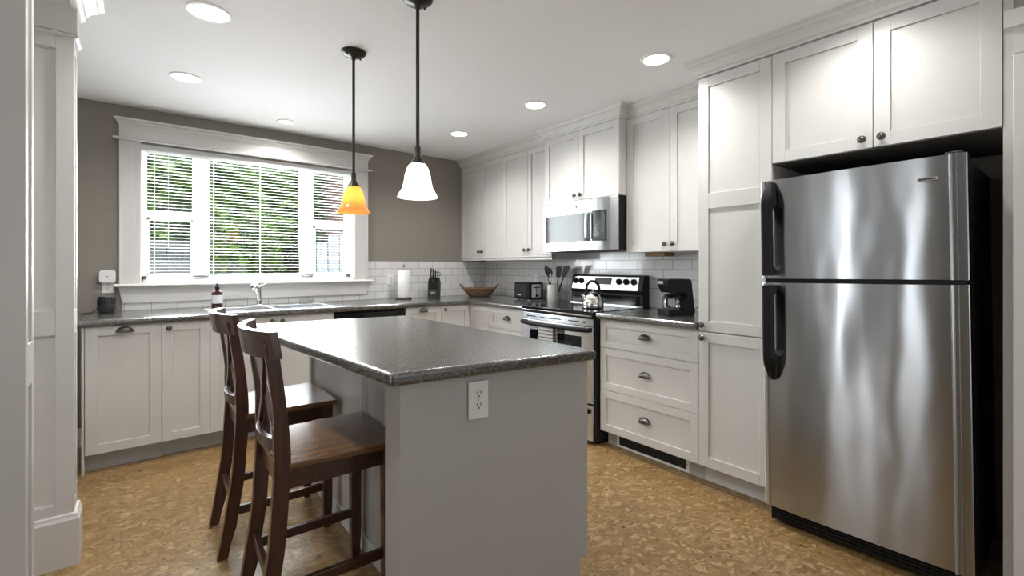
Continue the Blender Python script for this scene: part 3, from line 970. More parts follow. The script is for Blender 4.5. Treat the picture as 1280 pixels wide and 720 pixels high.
# knife block with knives
KX, KY = 2.295, 4.09
kb = thing('knife_block', 'black slanted knife block with a small silver badge on the worktop', 'knife block', (KX, KY, CT), R(-40))
kbm = MB()
kbm.extr([(-.072, .0), (.060, 0), (.085, .150), (.010, .210), (-.045, .165)], 'x', -.052, .052)
kbm.obj('block_body', 'black', kb, bevel=.003)
MB().extr([(-.0765, .005), (-.0720, .0), (-.0600, .085), (-.064, .090)], 'x', -.046, .046).obj('front_step', 'blackgrey', kb, bevel=.002)
MB().box(-.022, .022, -.079, -.074, .045, .068).obj('badge', 'chrome_soft', kb)
def along(o_, dirv, p0, p1):
    pass
KM = Matrix.Translation((KX, KY, CT)) @ Matrix.Rotation(R(-40), 4, 'Z')
tilt = Vector((0, .16, 1)).normalized()
def knife(px, py, pz, L_, wd, label, lean=0):
    p = KM @ Vector((px, py, pz))
    t = thing('kitchen_knife', label, 'knife', p, R(-40), 'knives in the black block')
    h = MB()
    d0 = Vector((lean, .16, 1)).normalized()
    secs = []
    for k, (u_, ww) in enumerate(((0, .8), (.15, 1.0), (.5, .85), (.85, 1.1), (1, .7))):
        c_ = d0 * (L_ * u_)
        secs.append([(c_.x + sx * .006 * ww, c_.y + sy * wd * ww, c_.z) for sx, sy in ((-1, -1), (1, -1), (1, 1), (-1, 1))])
    h.loft(secs)
    h.obj('handle', 'black', t, bevel=.002)
    h2 = MB(); c_ = d0 * (L_ * .995)
    h2.loft([[(c_.x + sx * .005, c_.y + sy * wd * .75, c_.z + q) for sx, sy in ((-1, -1), (1, -1), (1, 1), (-1, 1))] for q in (-.001, .004)])
    h2.box(-.004, .004, -.008, .008, -.006, .012)
    h2.obj('end_cap', 'chrome_soft', t)
for i, (px, py, pz, L_, wd, nm) in enumerate(((-.036, .020, .195, .105, .009, 'black-handled knife at the left end of the block'), (-.012, .002, .185, .110, .010, 'black-handled knife second from left in the block'),
        (.010, .012, .190, .085, .008, 'short black-handled knife in the middle of the block'), (-.002, -.024, .172, .075, .008, 'black-handled knife in the front row of the block'))):
    knife(px, py, pz, L_, wd, nm)
p = KM @ Vector((.034, .0, .188))
sc_ = thing('kitchen_scissors', 'black-handled kitchen scissors at the right end of the knife block', 'scissors', p, R(-40))
for s_ in (-1, 1):
    ring = [(s_ * .014 + .013 * math.cos(a), .004, .052 + .020 * math.sin(a)) for a in [2 * PI * k / 16 for k in range(17)]]
    MB().tube(ring, .0032, 8).obj('finger_ring', 'black', sc_)
MB().box(-.008, .008, .0, .006, -.01, .034).obj('blades', 'chrome_soft', sc_)

# basket in the corner
bk = thing('wicker_basket', 'shallow oval brown wicker basket with end handles in the worktop corner', 'basket', (2.80, 4.03, CT), R(-38.8))
b = MB()
NS = 48
def ov(rx, ry, z, t=0):
    return [(rx * math.cos(2 * PI * k / NS), ry * math.sin(2 * PI * k / NS), z) for k in range(NS)]
b.loft([ov(.105, .065, .001), ov(.118, .078, .012), ov(.150, .100, .045), ov(.172, .115, .078), ov(.176, .118, .086), ov(.170, .112, .086), ov(.143, .094, .048), ov(.112, .072, .016), ov(.10, .06, .012)], smooth=True)
b.obj('basket_bowl', 'wicker', bk)
rim = MB().tube([(.174 * math.cos(2 * PI * k / 40), .116 * math.sin(2 * PI * k / 40), .086 + .002 * math.sin(9 * 2 * PI * k / 20)) for k in range(41)], .006, 8).obj('rim', 'wicker', bk)
for s_ in (-1, 1):
    MB().tube([(s_ * .160, -.040, .082), (s_ * .186, -.032, .110), (s_ * .200, -.014, .127), (s_ * .200, .014, .127), (s_ * .186, .032, .110), (s_ * .160, .040, .082)], .0095, 8).obj('handle', 'wicker', bk)

# toaster
to = thing('toaster', 'black two-slot toaster with a silver lever panel against the tiled side wall', 'toaster', (2.875, 3.325, CT), R(-38.8))
tw, td, th_ = .082, .125, .168
tb = MB()
tb.box(-tw, tw, -.13, .13, .010, th_)
ob = tb.obj('toaster_body', 'black', to, (0, 0, 0), (0, 0, R(0)), bevel=.014, bseg=4)
# rotate body: long side faces the room's left; lever end faces the camera side
to.rotation_euler = (0, 0, R(-8))
ob.rotation_euler = (0, 0, 0)
MB().box(-.0845, -.0815, -.095, .10, .030, .150).obj('side_panel', 'blackgrey', to, bevel=.001)
brd = MB().box(-.0856, -.0846, .005, .062, .045, .054).obj('brand_badge', 'white_plastic', to)
lp = MB().box(-.050, .050, -.1335, -.129, .030, .150).obj('lever_panel', 'sil', to, bevel=.001)
MB().box(-.003, .003, -.1345, -.133, .060, .140).obj('lever_slot', 'black', lp)
MB().box(-.030, .030, -.152, -.134, .118, .126).obj('lever', 'black', lp, bevel=.002)
MB().lathe([(0, -.146), (.011, -.145), (.012, -.134)], (0.004, 0, .047), 16, 'y').obj('dial', 'black', lp)
MB().box(-.05, -.02, -.11, .11, th_ - .001, th_ + .0012).box(.02, .05, -.11, .11, th_ - .001, th_ + .0012).obj('slots', 'dark_gap', to)
ft = MB()
for sx in (-.06, .06):
    for sy in (-.1, .1): ft.box(sx - .012, sx + .012, sy - .012, sy + .012, 0, .011)
ft.obj('feet', 'sil', to)

# crock and utensils
CKX, CKY = 2.935, 3.045
ck = tag(MB().lathe([(0, 0), (.058, 0), (.060, .003), (.061, .150), (.059, .153), (.055, .150), (.054, .010), (0, .010)], seg=40).obj('utensil_crock', 'ceramic', None, (CKX, CKY, CT)), 'pale grey cylindrical crock holding black utensils, left of the range', 'crock')
def uten(kind, dx, dy, lean, L_, label):
    t = thing('cooking_' + kind, label, kind, (CKX + dx, CKY + dy, CT + .016), 0, 'black utensils in the grey crock')
    e = Vector((lean[0], lean[1], 1)).normalized()
    MB().tube([(0, 0, 0), e * (L_ * .68)], .0052, 10).obj('handle', 'black', t)
    a = e * (L_ * .66)
    # heads face the room (towards -x)
    if kind == 'spoon':
        m_ = MB()
        secs = []
        for k in range(7):
            u_ = k / 6
            r_ = .004 + .032 * math.sin(PI * min(1, u_ * .93 + .04)) ** .7
            c_ = e * (L_ * (.66 + .30 * u_))
            secs.append([(c_.x + .004 * math.cos(q) + .0, c_.y + r_ * math.sin(q), c_.z) for q in [2 * PI * j / 12 for j in range(12)]])
        m_.loft(secs, smooth=True).obj('bowl', 'black', t)
    elif kind == 'spatula':
        m_ = MB(); secs = []
        for u_, r_ in ((0, .006), (.12, .028), (.9, .040), (1, .034)):
            c_ = e * (L_ * (.66 + .34 * u_))
            secs.append([(c_.x - .0015, c_.y - r_, c_.z), (c_.x + .0015, c_.y - r_, c_.z), (c_.x + .0015, c_.y + r_, c_.z), (c_.x - .0015, c_.y + r_, c_.z)])
        m_.loft(secs).obj('blade', 'black', t)
    else:
        m_ = MB()
        for j in range(7):
            q = (j - 3) * .008
            mid = e * (L_ * .86); top = e * L_
            m_.tube([a, (mid.x, mid.y + q * 1.3, mid.z), (top.x, top.y + q * .3, top.z)], .0013, 6)
        m_.obj('wires', 'chrome_soft', t)
uten('spoon', 0, .030, (0, .22), .330, 'black cooking spoon leaning left in the crock')
uten('spoon', -.02, .010, (-.02, .06), .300, 'black cooking spoon standing upright in the crock')
uten('spatula', .01, -.010, (0, -.18), .305, 'black slotted turner leaning slightly right in the crock')
uten('spatula', .0, -.025, (.0, -.48), .34, 'black turner leaning farthest right in the crock')
uten('whisk', -.03, .0, (-.04, .02), .235, 'steel whisk at the front of the crock')

# ------------------------------------------------------------------ range
RG = thing('range', 'freestanding electric range, stainless front with black glass cooktop', 'range', (2.425, 2.872, 0), RR)
W = .746
D0 = .645
MB().box(0, W, .02, D0, .02, .895).obj('oven_body', 'black_rough', RG)
ctp = MB(); ctp.box(-.002, W + .002, -.014, D0 - .05, .893, .918); ctp.obj('cooktop', 'black_gloss', RG, bevel=.006)
MB().box(.0, W, -.020, .0, .872, .897).obj('front_edge_strip', 'black', RG, bevel=.008, bseg=3)
MB().box(.002, W - .002, -.0215, -.018, .884, .893).obj('chrome_strip', 'chrome', RG, bevel=.001)
# bowed front pieces
def bowed(z0, z1, bow, y0, th=.02, x0=.006, x1=W - .006, n=18):
    m = MB(); secs = []
    for i in range(n + 1):
        u_ = i / n; x = x0 + (x1 - x0) * u_
        y = y0 - bow * (1 - (2 * u_ - 1) ** 2)
        secs.append([(x, y, z0), (x, y + th + bow * (1 - (2 * u_ - 1) ** 2), z0), (x, y + th + bow * (1 - (2 * u_ - 1) ** 2), z1), (x, y, z1)])
    m.loft(secs, smooth=False)
    return m
vp = bowed(.815, .868, .012, -.004).obj('vent_panel', 'steel_bright', RG, bevel=.002)
for a, c in ((.06, .20), (.225, .28), (.315, .46), (.495, .63), (.65, .69)):
    u0 = (a + c) / 2 / W
    y = -.004 - .012 * (1 - (2 * u0 - 1) ** 2)
    MB().box(a, c - .012, y - .0012, y + .004, .838, .845).obj('vent_slot', 'black', vp)
dr = bowed(.285, .812, .012, -.004).obj('oven_door', 'steel_bright', RG, bevel=.003)
wn_ = MB()
def bowbox(m, x0, x1, z0, z1, off):
    n = 10; secs = []
    for i in range(n + 1):
        x = x0 + (x1 - x0) * i / n; u_ = x / W
        y = -.004 - .012 * (1 - (2 * u_ - 1) ** 2) - off
        secs.append([(x, y, z0), (x, y + .004, z0), (x, y + .004, z1), (x, y, z1)])
    m.loft(secs)
bowbox(wn_, .10, W - .105, .40, .740, .0012)
wo_ = wn_.obj('oven_window', 'black_gloss', dr)
wi = MB(); bowbox(wi, .185, W - .19, .44, .690, .002)
wi.obj('inner_glass', 'blackgrey', wo_)
hdl = MB(); secs = []
for i in range(25):
    u_ = i / 24; x = .010 + (W - .03) * u_
    y = -.026 - .036 * (1 - (2 * u_ - 1) ** 4) - .010 * (1 - (2 * u_ - 1) ** 2)
    zc = .792
    secs.append([(x, y + .012 * math.cos(q), zc + .016 * math.sin(q)) for q in [2 * PI * j / 12 for j in range(12)]])
hdl.loft(secs, smooth=True)
hdl.box(.012, .045, -.03, 0, .776, .808).box(W - .055, W - .022, -.03, 0, .776, .808)
hdl.obj('door_handle', 'black', dr)
bd = bowed(.030, .272, .010, -.004).obj('storage_drawer', 'steel_bright', RG, bevel=.003)
hd2 = MB(); secs = []
for i in range(17):
    u_ = i / 16; x = .03 + (W - .06) * u_
    y = -.018 - .022 * (1 - (2 * u_ - 1) ** 4)
    secs.append([(x, y + .010 * math.cos(q), .232 + .014 * math.sin(q)) for q in [2 * PI * j / 10 for j in range(10)]])
hd2.loft(secs, smooth=True); hd2.box(.03, .05, -.022, 0, .222, .242).box(W - .05, W - .03, -.022, 0, .222, .242)
hd2.obj('drawer_handle', 'black', bd)
MB().box(.01, W - .01, .06, D0, 0, .03).obj('kick_base', 'black', RG)
# backguard
bgd = MB()
bgd.extr([(.560, .914), (.560, 1.010), (.548, 1.040), (.575, 1.150), (.600, 1.160), (.640, 1.160), (.640, .914)], 'x', 0, W)
bgo = bgd.obj('backguard', 'black', RG, bevel=.004)
nrm = math.atan2(.027, .11)
cpn = MB().box(.018, W - .040, -.003, .003, .0, .108).obj('control_panel', 'chrome_soft', bgo, (0, .5475, 1.040), (-nrm, 0, 0), bevel=.001)
for i, x in enumerate((.052, .118, .520, .590, .662)):
    k_ = MB().lathe([(0, -.026), (.015, -.025), (.019, -.020), (.022, -.004), (.026, -.002), (.026, 0)], seg=20, axis='y').box(-.003, .003, -.032, -.02, -.017, .017).obj('control_knob', 'black', cpn, (x, -.003, .068))
MB().box(.270, .445, -.0045, -.003, .042, .098).obj('display', 'blackgrey', cpn)
MB().box(.020, W - .03, .5545, .5605, .925, 1.000).obj('lower_glass', 'black_gloss', bgo, bevel=.002)
MB().box(.0, W, .545, .562, .917, .925).obj('chrome_strip', 'chrome_soft', bgo)

# towel over the handle
tw_ = thing('dish_towel', 'grey striped dish towel folded over the oven door handle', 'towel', (2.425 - .070, 2.525, .792), RR)
tm = MB(); secs = []
prof = [(.030, -.17), (.028, -.05), (.022, .006), (.006, .024), (-.012, .018), (-.018, -.02), (-.019, -.10), (-.018, -.24)]
inner = [(y * .80, z - .004 if z > 0 else z) for y, z in prof[::-1]]
for i in range(13):
    x = -.078 + .156 * i / 12
    wv = .0025 * math.sin(i * 1.4)
    secs.append([(x, y + wv + .010, z) for y, z in prof] + [(x, y * 1.0 + wv + .010 + (.003 if y < 0 else -.003), z) for y, z in inner])
tm.loft(secs, smooth=True)
tm.obj('towel_cloth', 'towel', tw_)

# kettle
kt = thing('tea_kettle', 'shiny domed steel kettle with a black arched handle on the cooktop', 'kettle', (2.655, 2.335, .9185), R(-40))
MB().lathe([(0, 0), (.074, 0), (.080, .005), (.082, .020), (.079, .045), (.066, .080), (.045, .105), (.030, .114), (.026, .116)], seg=40).obj('kettle_body', 'chrome', kt)
MB().lathe([(.030, .113), (.028, .118), (.012, .124), (.006, .126), (.006, .132), (.011, .136), (.011, .144), (0, .148)], seg=24).obj('lid', 'chrome_soft', kt)
MB().tube([(.0, -.044, .100), (0, -.050, .130), (0, -.044, .172), (0, -.020, .200), (0, .016, .200), (0, .042, .172), (0, .050, .130), (0, .044, .100)], .011, 12, flat=.9).obj('handle', 'black', kt)
kt.rotation_euler = (0, 0, R(-129))
MB().tube([(0, -.056, .070), (0, -.074, .090), (0, -.084, .104)], .012, 14, rad=[.020, .014, .011]).obj('spout', 'chrome', kt)

# coffee maker
cm = thing('coffee_maker', 'black drip coffee maker with a glass carafe beside the pantry', 'coffee maker', (2.735, 1.690, CT), R(-118))
MB().extr([(-.115, 0), (.095, 0), (.105, .022), (.075, .240), (.060, .250), (-.110, .250), (-.118, .240), (-.112, .205), (-.085, .155), (.020, .155), (.035, .140), (.035, .050), (.02, .040), (-.115, .040)], 'x', -.072, .072).obj('housing', 'black', cm, bevel=.005)
MB().lathe([(0, .0405), (.060, .0405), (.060, .043), (0, .0435)], (0, -.045, 0), 28).obj('warming_plate', 'blackgrey', cm)
MB().box(-.055, .010, -.1185, -.1155, .215, .234).obj('control_panel', 'sil', cm)
cf = MB().lathe([(.052, .0445), (.062, .052), (.066, .075), (.062, .105), (.050, .128), (.044, .134)], (0, -.045, 0), 32).obj('carafe', 'carafe', cm)
MB().lathe([(.045, .132), (.047, .136), (.047, .145), (.02, .150), (0, .151)], (0, -.045, 0), 24).obj('carafe_lid', 'black', cf)
MB().lathe([(.0665, .118), (.058, .1205), (.0575, .126), (.052, .129)], (0, -.045, 0), 32).obj('carafe_band', 'blackgrey', cf)
MB().tube([(.035, -.085, .128), (.06, -.115, .125), (.068, -.125, .105), (.060, -.115, .068), (.045, -.090, .062)], .007, 10).obj('carafe_handle', 'black', cf)
MB().tube([(.075, .08, .03), (.09, .11, .06), (.10, .125, .04), (.12, .13, .006), (.18, .14, .004), (.24, .13, .004)], .0028, 8).obj('power_cord', 'black', cm)
cm.rotation_euler = (0, 0, R(-118))
cm.scale = (1, .86, .94)

# ------------------------------------------------------------------ microwave
mw = thing('microwave', 'stainless over-the-range microwave mounted below the wall cabinet', 'microwave', (2.650, 2.874, 1.350), RR)
W = .764; H_ = .390
MB().box(0, W, .03, .425, 0, H_).obj('microwave_body', 'black', mw)
fr = MB(); secs = []
for i in range(13):
    u_ = i / 12; x = .0 + W * u_
    y = 0 + .016 * max(0, (2 * u_ - 1)) ** 4
    secs.append([(x, y, 0), (x, .03, 0), (x, .03, H_), (x, y, H_)])
fr.loft(secs)
fro = fr.obj('front_frame', 'steel_bright', mw, bevel=.004)
MB().box(.030, .515, -.003, .004, .070, .290).obj('door_window', 'black_gloss', fro, bevel=.001)
MB().box(.535, .665, -.003, .006, .070, .296).obj('control_panel', 'black_gloss', fro, bevel=.001)
MB().tube([(.505, 0, .085), (.505, -.034, .095), (.505, -.038, .18), (.505, -.034, .275), (.505, 0, .285)], .012, 12, flat=.8).obj('door_handle', 'steel_bright', fro)
MB().box(.5335, .5350, -.0015, .004, .0, H_).obj('door_seam', 'dark_gap', fro)
MB().lathe([(0, -.003), (.012, -.0025), (.014, 0)], seg=24, axis='y').obj('round_badge', 'ink', fro, (.375, 0, .345))
bt = MB()
for i in range(9): bt.box(.548 + .0, .652, -.0038, -.0028, .085 + i * .022, .086 + i * .022)
bt.obj('key_lines', 'blackgrey', fro)

# ------------------------------------------------------------------ fridge
FW, FH = .715, 1.640
fm = Matrix.Rotation(R(-.75), 4, 'X') @ Matrix.Rotation(RR, 4, 'Z')
fg = thing('refrigerator', 'large stainless top-freezer refrigerator with black sides and handles', 'refrigerator', (2.360, .980, .002), rot=fm.to_euler())
MB().box(.028, FW - .004, .075, .70, .02, FH - .012).obj('fridge_body', 'black_rough', fg)
def fdoor(name, z0, z1):
    m = MB()
    n = 24; secs = []
    for i in range(n + 1):
        u_ = i / n; x = FW * u_
        y = 0 + .010 * abs(2 * u_ - 1) ** 6 + .004 * (2 * u_ - 1) ** 2
        secs.append([(x, y, z0), (x, .068, z0), (x, .068, z1), (x, y, z1)])
    m.loft(secs, smooth=False)
    o = m.obj(name, 'steel', fg)
    for p in o.data.polygons:
        if abs(p.normal.y) > .5: p.use_smooth = True
    # side trims
    for a, c in ((-.003, .020), (FW - .060, FW + .003)):
        if a < 0:
            MB().box(a, .016, .002, .069, z0 - .001, z1 + .001).obj('edge_trim', 'steel_bright', o, bevel=.004)
        else:
            e_ = [(-.046, .01), (-.046, -.003), (-.042, -.006), (-.038, -.003), (-.034, .003), (-.026, .004), (-.022, .010), (-.006, .013), (.003, .020), (.003, .069), (-.046, .069)]
            MB().prism([(FW + p_[0], p_[1]) for p_ in e_], z0 - .001, z1 + .001).obj('edge_trim', 'steel_flat', o)
    return o
fz = fdoor('freezer_door', 1.170, FH)
fd = fdoor('fridge_door', .082, 1.150)
MB().box(.004, FW - .004, .02, .075, 1.148, 1.172).obj('door_gasket', 'black', fg)
# handles (flattened black grips bowing out, meeting at the gap)
def grip(parent, zt, zb, top):
    m = MB(); secs = []
    n = 20
    for i in range(n + 1):
        u_ = i / n
        z = zt + (zb - zt) * u_
        e = u_ if top else 1 - u_      # 0 at the free end, 1 at the gap
        out = .052 * min(1, (e / .22)) ** .6 if e > 0 else 0
        wd = .012 + .013 * min(1, e / .15)
        x = .044
        secs.append([(x - wd, -out - .004, z), (x - wd * .6, -out - .014, z), (x + wd * .6, -out - .014, z), (x + wd, -out - .004, z), (x + wd, -out + .010 if e > .28 and e < .93 else .0, z), (x - wd, -out + .010 if e > .28 and e < .93 else .0, z)])
    m.loft(secs)
    return m.obj('handle', 'black', parent, bevel=.002)
grip(fz, FH - .010, 1.185, True)
grip(fd, 1.140, .690, False)
bdg = MB().box(FW - .135, FW - .075, -.006, 0, 1.548, 1.562).obj('brand_badge', 'chrome', fz, bevel=.002)
MB().box(FW - .130, FW - .080, -.0066, -.0058, 1.552, 1.558).obj('badge_inlay', 'blackgrey', bdg)
MB().box(FW - .06, FW - .01, .02, .10, FH, FH + .012).lathe([(0, .016), (.012, .015), (.014, .010)], (FW - .03, .05, FH), 16).obj('hinge_cap', 'blackgrey', fg, bevel=.003)
gr = MB().box(.012, FW - .012, .035, .09, .012, .078)
for i in range(3): gr.box(.05, FW - .05, .028, .036, .024 + i * .016, .031 + i * .016)
gr.obj('base_grille', 'black', fg)
for x in (.08, FW - .08):
    MB().lathe([(0, -.012), (.018, -.012), (.018, .012), (0, .012)], (x, .14, .018), 16, 'x').lathe([(0, -.012), (.018, -.012), (.018, .012), (0, .012)], (x, .62, .018), 16, 'x').obj('rollers', 'black', fg)

# ------------------------------------------------------------------ island
isl = thing('kitchen_island', 'grey painted kitchen island with a solid end wall and an open seating side', 'island', (1.0, 2.0, 0))
def L2(p): return (p[0] - 1.0, p[1] - 2.0)
A_, B_ = (.622, 1.318), (1.347, 1.212)
ew = MB()
d_ = Vector((B_[0] - A_[0], B_[1] - A_[1])).normalized(); nn = Vector((-d_.y, d_.x))
B2 = (B_[0] - .035 * d_.x, B_[1] - .035 * d_.y)
def off(p, k): return (p[0] + nn.x * k, p[1] + nn.y * k)
ew.prism([L2(A_), L2(B_), L2(off(B_, .090)), L2((.622, 1.428))], .115, .873)
ew.prism([L2(A_), L2(B2), L2(off(B2, .090)), L2((.622, 1.428))], 0, .115)
ew.obj('end_wall', 'island', isl)
bdm = MB()
bdm.prism([L2((.774, 1.37)), L2((1.347, 1.30)), L2((1.335, 2.72)), L2((.774, 2.76))], .0, .872)
bdm.obj('island_body', 'island', isl)
pnls = MB()
for y0, y1 in ((1.41, 1.985), (1.990, 2.715)):
    pnls.box(-.236, -.226, y0 - 2.0, y1 - 2.0, .0, .872)
pnls.obj('back_panel', 'island', isl)
MB().box(-.250, -.226, .722, .765, 0, .872).obj('corner_post', 'cab', isl, bevel=.002)
MB().box(-.243, -.236, -.60, .722, 0, .075).obj('base_strip', 'cab', isl, bevel=.002)
# doors on the range side
for k, (y0, y1) in enumerate(((1.33, 1.79), (1.79, 2.25), (2.25, 2.70))):
    dd = shaker(0, y1 - y0, .115, .86, .055).obj('door', 'cab', isl, (1.362 - 1.0, y0 - 2.0, 0), (0, 0, R(90)), bevel=.0012, bseg=1)
    knob(dd, .04, .82)
# island worktop: a quadrilateral slab with a rounded edge
q = [(.579, 1.287), (1.363, 1.177), (1.352, 2.775), (.440, 2.905)]
it = MB().prism(q, .873, CT).obj('island_worktop', 'laminate', bevel=.013, bseg=4)
tag(it, 'dark speckled worktop slab on top of the kitchen island', 'countertop')
oc = Vector((.8795, 1.2745)) - nn * .0005
outlet('white duplex outlet on the end wall of the island', (oc.x, oc.y, .789), math.atan2(d_.y, d_.x), .072, .124)

# ------------------------------------------------------------------ bar stools (local: faces +x, origin on the floor under the rear legs)
def stool(label, loc, rz):
    t = thing('bar_stool', label, 'stool', loc, rz, 'bar stools at the island')
    SZ = .600
    def xb(z):   # centre line of the rear posts
        P_ = [(0, -.005), (.15, .026), (.35, .054), (.60, .068), (.75, .062), (.90, .044), (1.03, .022)]
        for (z0, x0), (z1, x1) in zip(P_, P_[1:]):
            if z <= z1:
                k = (z - z0) / (z1 - z0); k = k * k * (3 - 2 * k) * .3 + k * .7
                return x0 + (x1 - x0) * k
        return P_[-1][1]
    for s_ in (-1, 1):
        m = MB(); secs = []
        for k in range(17):
            z = .995 * k / 16
            hw = .021 if z < .6 else .021 - .005 * (z - .6) / .4
            yy = s_ * (.164 + .020 * z)
            hd_ = .024 if .1 < z < .7 else .020
            x = xb(z)
            secs.append([(x - hd_, yy - hw * .85, z), (x + hd_, yy - hw * .85, z), (x + hd_, yy + hw * .85, z), (x - hd_, yy + hw * .85, z)])
        m.loft(secs); m.obj('leg', 'wood_z', t, bevel=.002)
        m = MB()
        yy = s_ * .180
        m.loft([[(.418 + a * h, yy + c * h, z) for a, c in ((-1, -1), (1, -1), (1, 1), (-1, 1))] for z, h in ((0, .014), (.10, .020), (.575, .021))])
        m.obj('leg', 'wood_z', t, bevel=.002)
        # side stretcher and apron
        MB().box(.045, .415, s_ * .172 - .009, s_ * .172 + .009, .172, .207).obj('stretcher', 'wood_y', t, bevel=.002)
        MB().box(.085, .415, s_ * .176 - .009, s_ * .176 + .009, .515, .578).obj('apron', 'wood_y', t, bevel=.001)
    MB().box(.408, .426, -.165, .165, .515, .578).obj('apron', 'wood_y', t, bevel=.001)
    MB().box(.060, .078, -.150, .150, .505, .578).obj('apron', 'wood_y', t, bevel=.001)
    MB().box(.028, .046, -.148, .148, .205, .243).obj('stretcher', 'wood_y', t, bevel=.002)
    st_ = MB()
    st_.prism([(.085, -.195), (.452, -.215), (.458, -.205), (.458, .205), (.452, .215), (.085, .195), (.050, .14), (.050, -.14)], .577, SZ)
    st_.obj('seat', 'wood_seat', t, bevel=.005, bseg=3)
    # curved rails
    def curved(z0, z1, hwid, xo, bow, th, name, mat):
        m = MB(); secs = []
        n = 16
        for k in range(n + 1):
            u_ = 2 * k / n - 1
            x = xo - bow * (1 - u_ * u_)
            y = hwid * u_
            xt = x + (xb(z1) - xb(z0)) * .9
            secs.append([(x - th / 2, y, z0), (x + th / 2, y, z0), (xt + th / 2, y, z1), (xt - th / 2, y, z1)])
        m.loft(secs)
        for f_ in m.bm.faces: f_.smooth = False
        return m.obj(name, mat, t, bevel=.002)
    curved(.942, 1.028, .222, xb(.945) + .012, .058, .026, 'top_rail', 'wood_y')
    curved(.628, .668, .170, xb(.63) + .006, .040, .020, 'lower_rail', 'wood_y')
    # crossed slats
    for s_ in (-1, 1):
        m = MB(); secs = []
        n = 12
        for k in range(n + 1):
            u_ = k / n
            z = .655 + .300 * u_
            y = s_ * (-.135 + .285 * u_)
            x = xb(z) - .012 + s_ * .004
            secs.append([(x - .007, y - .019, z), (x + .007, y - .019, z), (x + .007, y + .019, z), (x - .007, y + .019, z)])
        m.loft(secs); m.obj('cross_slat', 'wood_z', t, bevel=.001)
    return t
st1 = stool('dark walnut X-back bar stool farther from the camera, at the island', (.283, 2.455, 0), R(-1))
st2 = copy_tree(st1)
st2['label'] = 'dark walnut X-back bar stool nearest the camera, beside the island end wall'
st2.location = (.298, 1.800, 0)
st2.rotation_euler = (0, 0, R(-2))

# ------------------------------------------------------------------ ceiling lights
LG = [(.248, 2.489, 'leftmost and nearest round recessed ceiling light, near the opening'), (.229, 3.439, 'round recessed ceiling light at the left, second from the opening'),
      (.911, 3.993, 'small round recessed ceiling light close above the window'), (2.161, 3.415, 'round recessed ceiling light nearest the back right corner'),
      (2.196, 2.468, 'round recessed ceiling light in front of the microwave cabinet'), (2.233, 1.505, 'round recessed ceiling light in front of the pantry')]
def downlight(x, y, label, pw=30):
    t = thing('ceiling_light', label, 'ceiling light', (x, y, CZ), 0, 'recessed ceiling lights')
    rr = .062 if 'small' in label else .084
    MB().lathe([(rr * .80, -.0005), (rr * .82, -.006), (rr, -.005), (rr + .002, 0)], seg=40).obj('trim_ring', 'trim_w', t)
    MB().lathe([(0, -.003), (rr * .81, -.003)], seg=40).obj('lens', 'led', t)
    l = add_light('lamp', 'SPOT', (0, 0, -.012), (0, 0, 0), pw, (1, .975, .94), spot_size=R(150), spot_blend=.9, shadow_soft_size=.05)
    l.parent = t
    return t
LG += [(2.20, .60, 'round recessed ceiling light in front of the cabinet above the fridge'), (.27, 1.54, 'round recessed ceiling light above the nearest bar stool')]
for k, (x, y, lb_) in enumerate(LG): downlight(x, y, lb_, 30 if k < 6 else 17)

# ------------------------------------------------------------------ pendants
def pendant(x, y, label, mat, z_sh_top, z_sh_bot, rbot, col, pw, group='pendant lamps over the island'):
    t = thing('pendant_lamp', label, 'pendant lamp', (x, y, CZ), 0, group)
    MB().lathe([(0, 0), (.064, 0), (.064, -.006), (.052, -.018), (.020, -.026), (.012, -.030), (.010, -.044), (0, -.044)], seg=32).obj('canopy', 'bronze', t)
    sc2 = MB()
    for a in (R(20), R(200)):
        sc2.lathe([(0, -.030), (.004, -.028), (.005, -.014)], (.045 * math.cos(a), .045 * math.sin(a), 0), 10)
    sc2.obj('canopy_screws', 'bronze', t)
    zt = z_sh_top - CZ; zb = z_sh_bot - CZ
    MB().lathe([(0, -.04), (.0075, -.04), (.0075, zt + .055), (0, zt + .055)], seg=16).obj('rod', 'bronze', t)
    MB().lathe([(.0, zt + .075), (.012, zt + .075), (.013, zt + .035), (.020, zt + .022), (.031, zt + .004), (.033, zt - .002), (0, zt - .002)], seg=28).obj('socket_cap', 'bronze', t)
    h = zt - zb
    prof = [(.034, zt - .001), (.043, zt - h * .10), (.052, zt - h * .30), (.058, zt - h * .55), (.064, zt - h * .72), (.076, zt - h * .86), (rbot, zt - h * .97), (rbot, zb)]
    prof2 = [(r_ - .003, z_) for r_, z_ in prof[::-1]]
    MB().lathe(prof + prof2, seg=48).obj('shade', mat, t)
    MB().lathe([(0, zt - .010), (.012, zt - .015), (.014, zt - .035), (.027, zt - h * .48), (.024, zt - h * .66), (0, zt - h * .74)], seg=20).obj('bulb', 'bulb', t)
    l = add_light('lamp', 'POINT', (0, 0, zt - h * .52), (0, 0, 0), pw, col, shadow_soft_size=.03)
    l.parent = t
pendant(.898, 2.468, 'pendant lamp with an amber bell glass shade, the farther of the two', 'shade_amber', 1.656, 1.516, .088, (1, .88, .7), 1.8)
pendant(.932, 1.803, 'pendant lamp with a white bell glass shade, the nearer of the two', 'shade_white', 1.667, 1.525, .084, (1, .92, .8), 4)

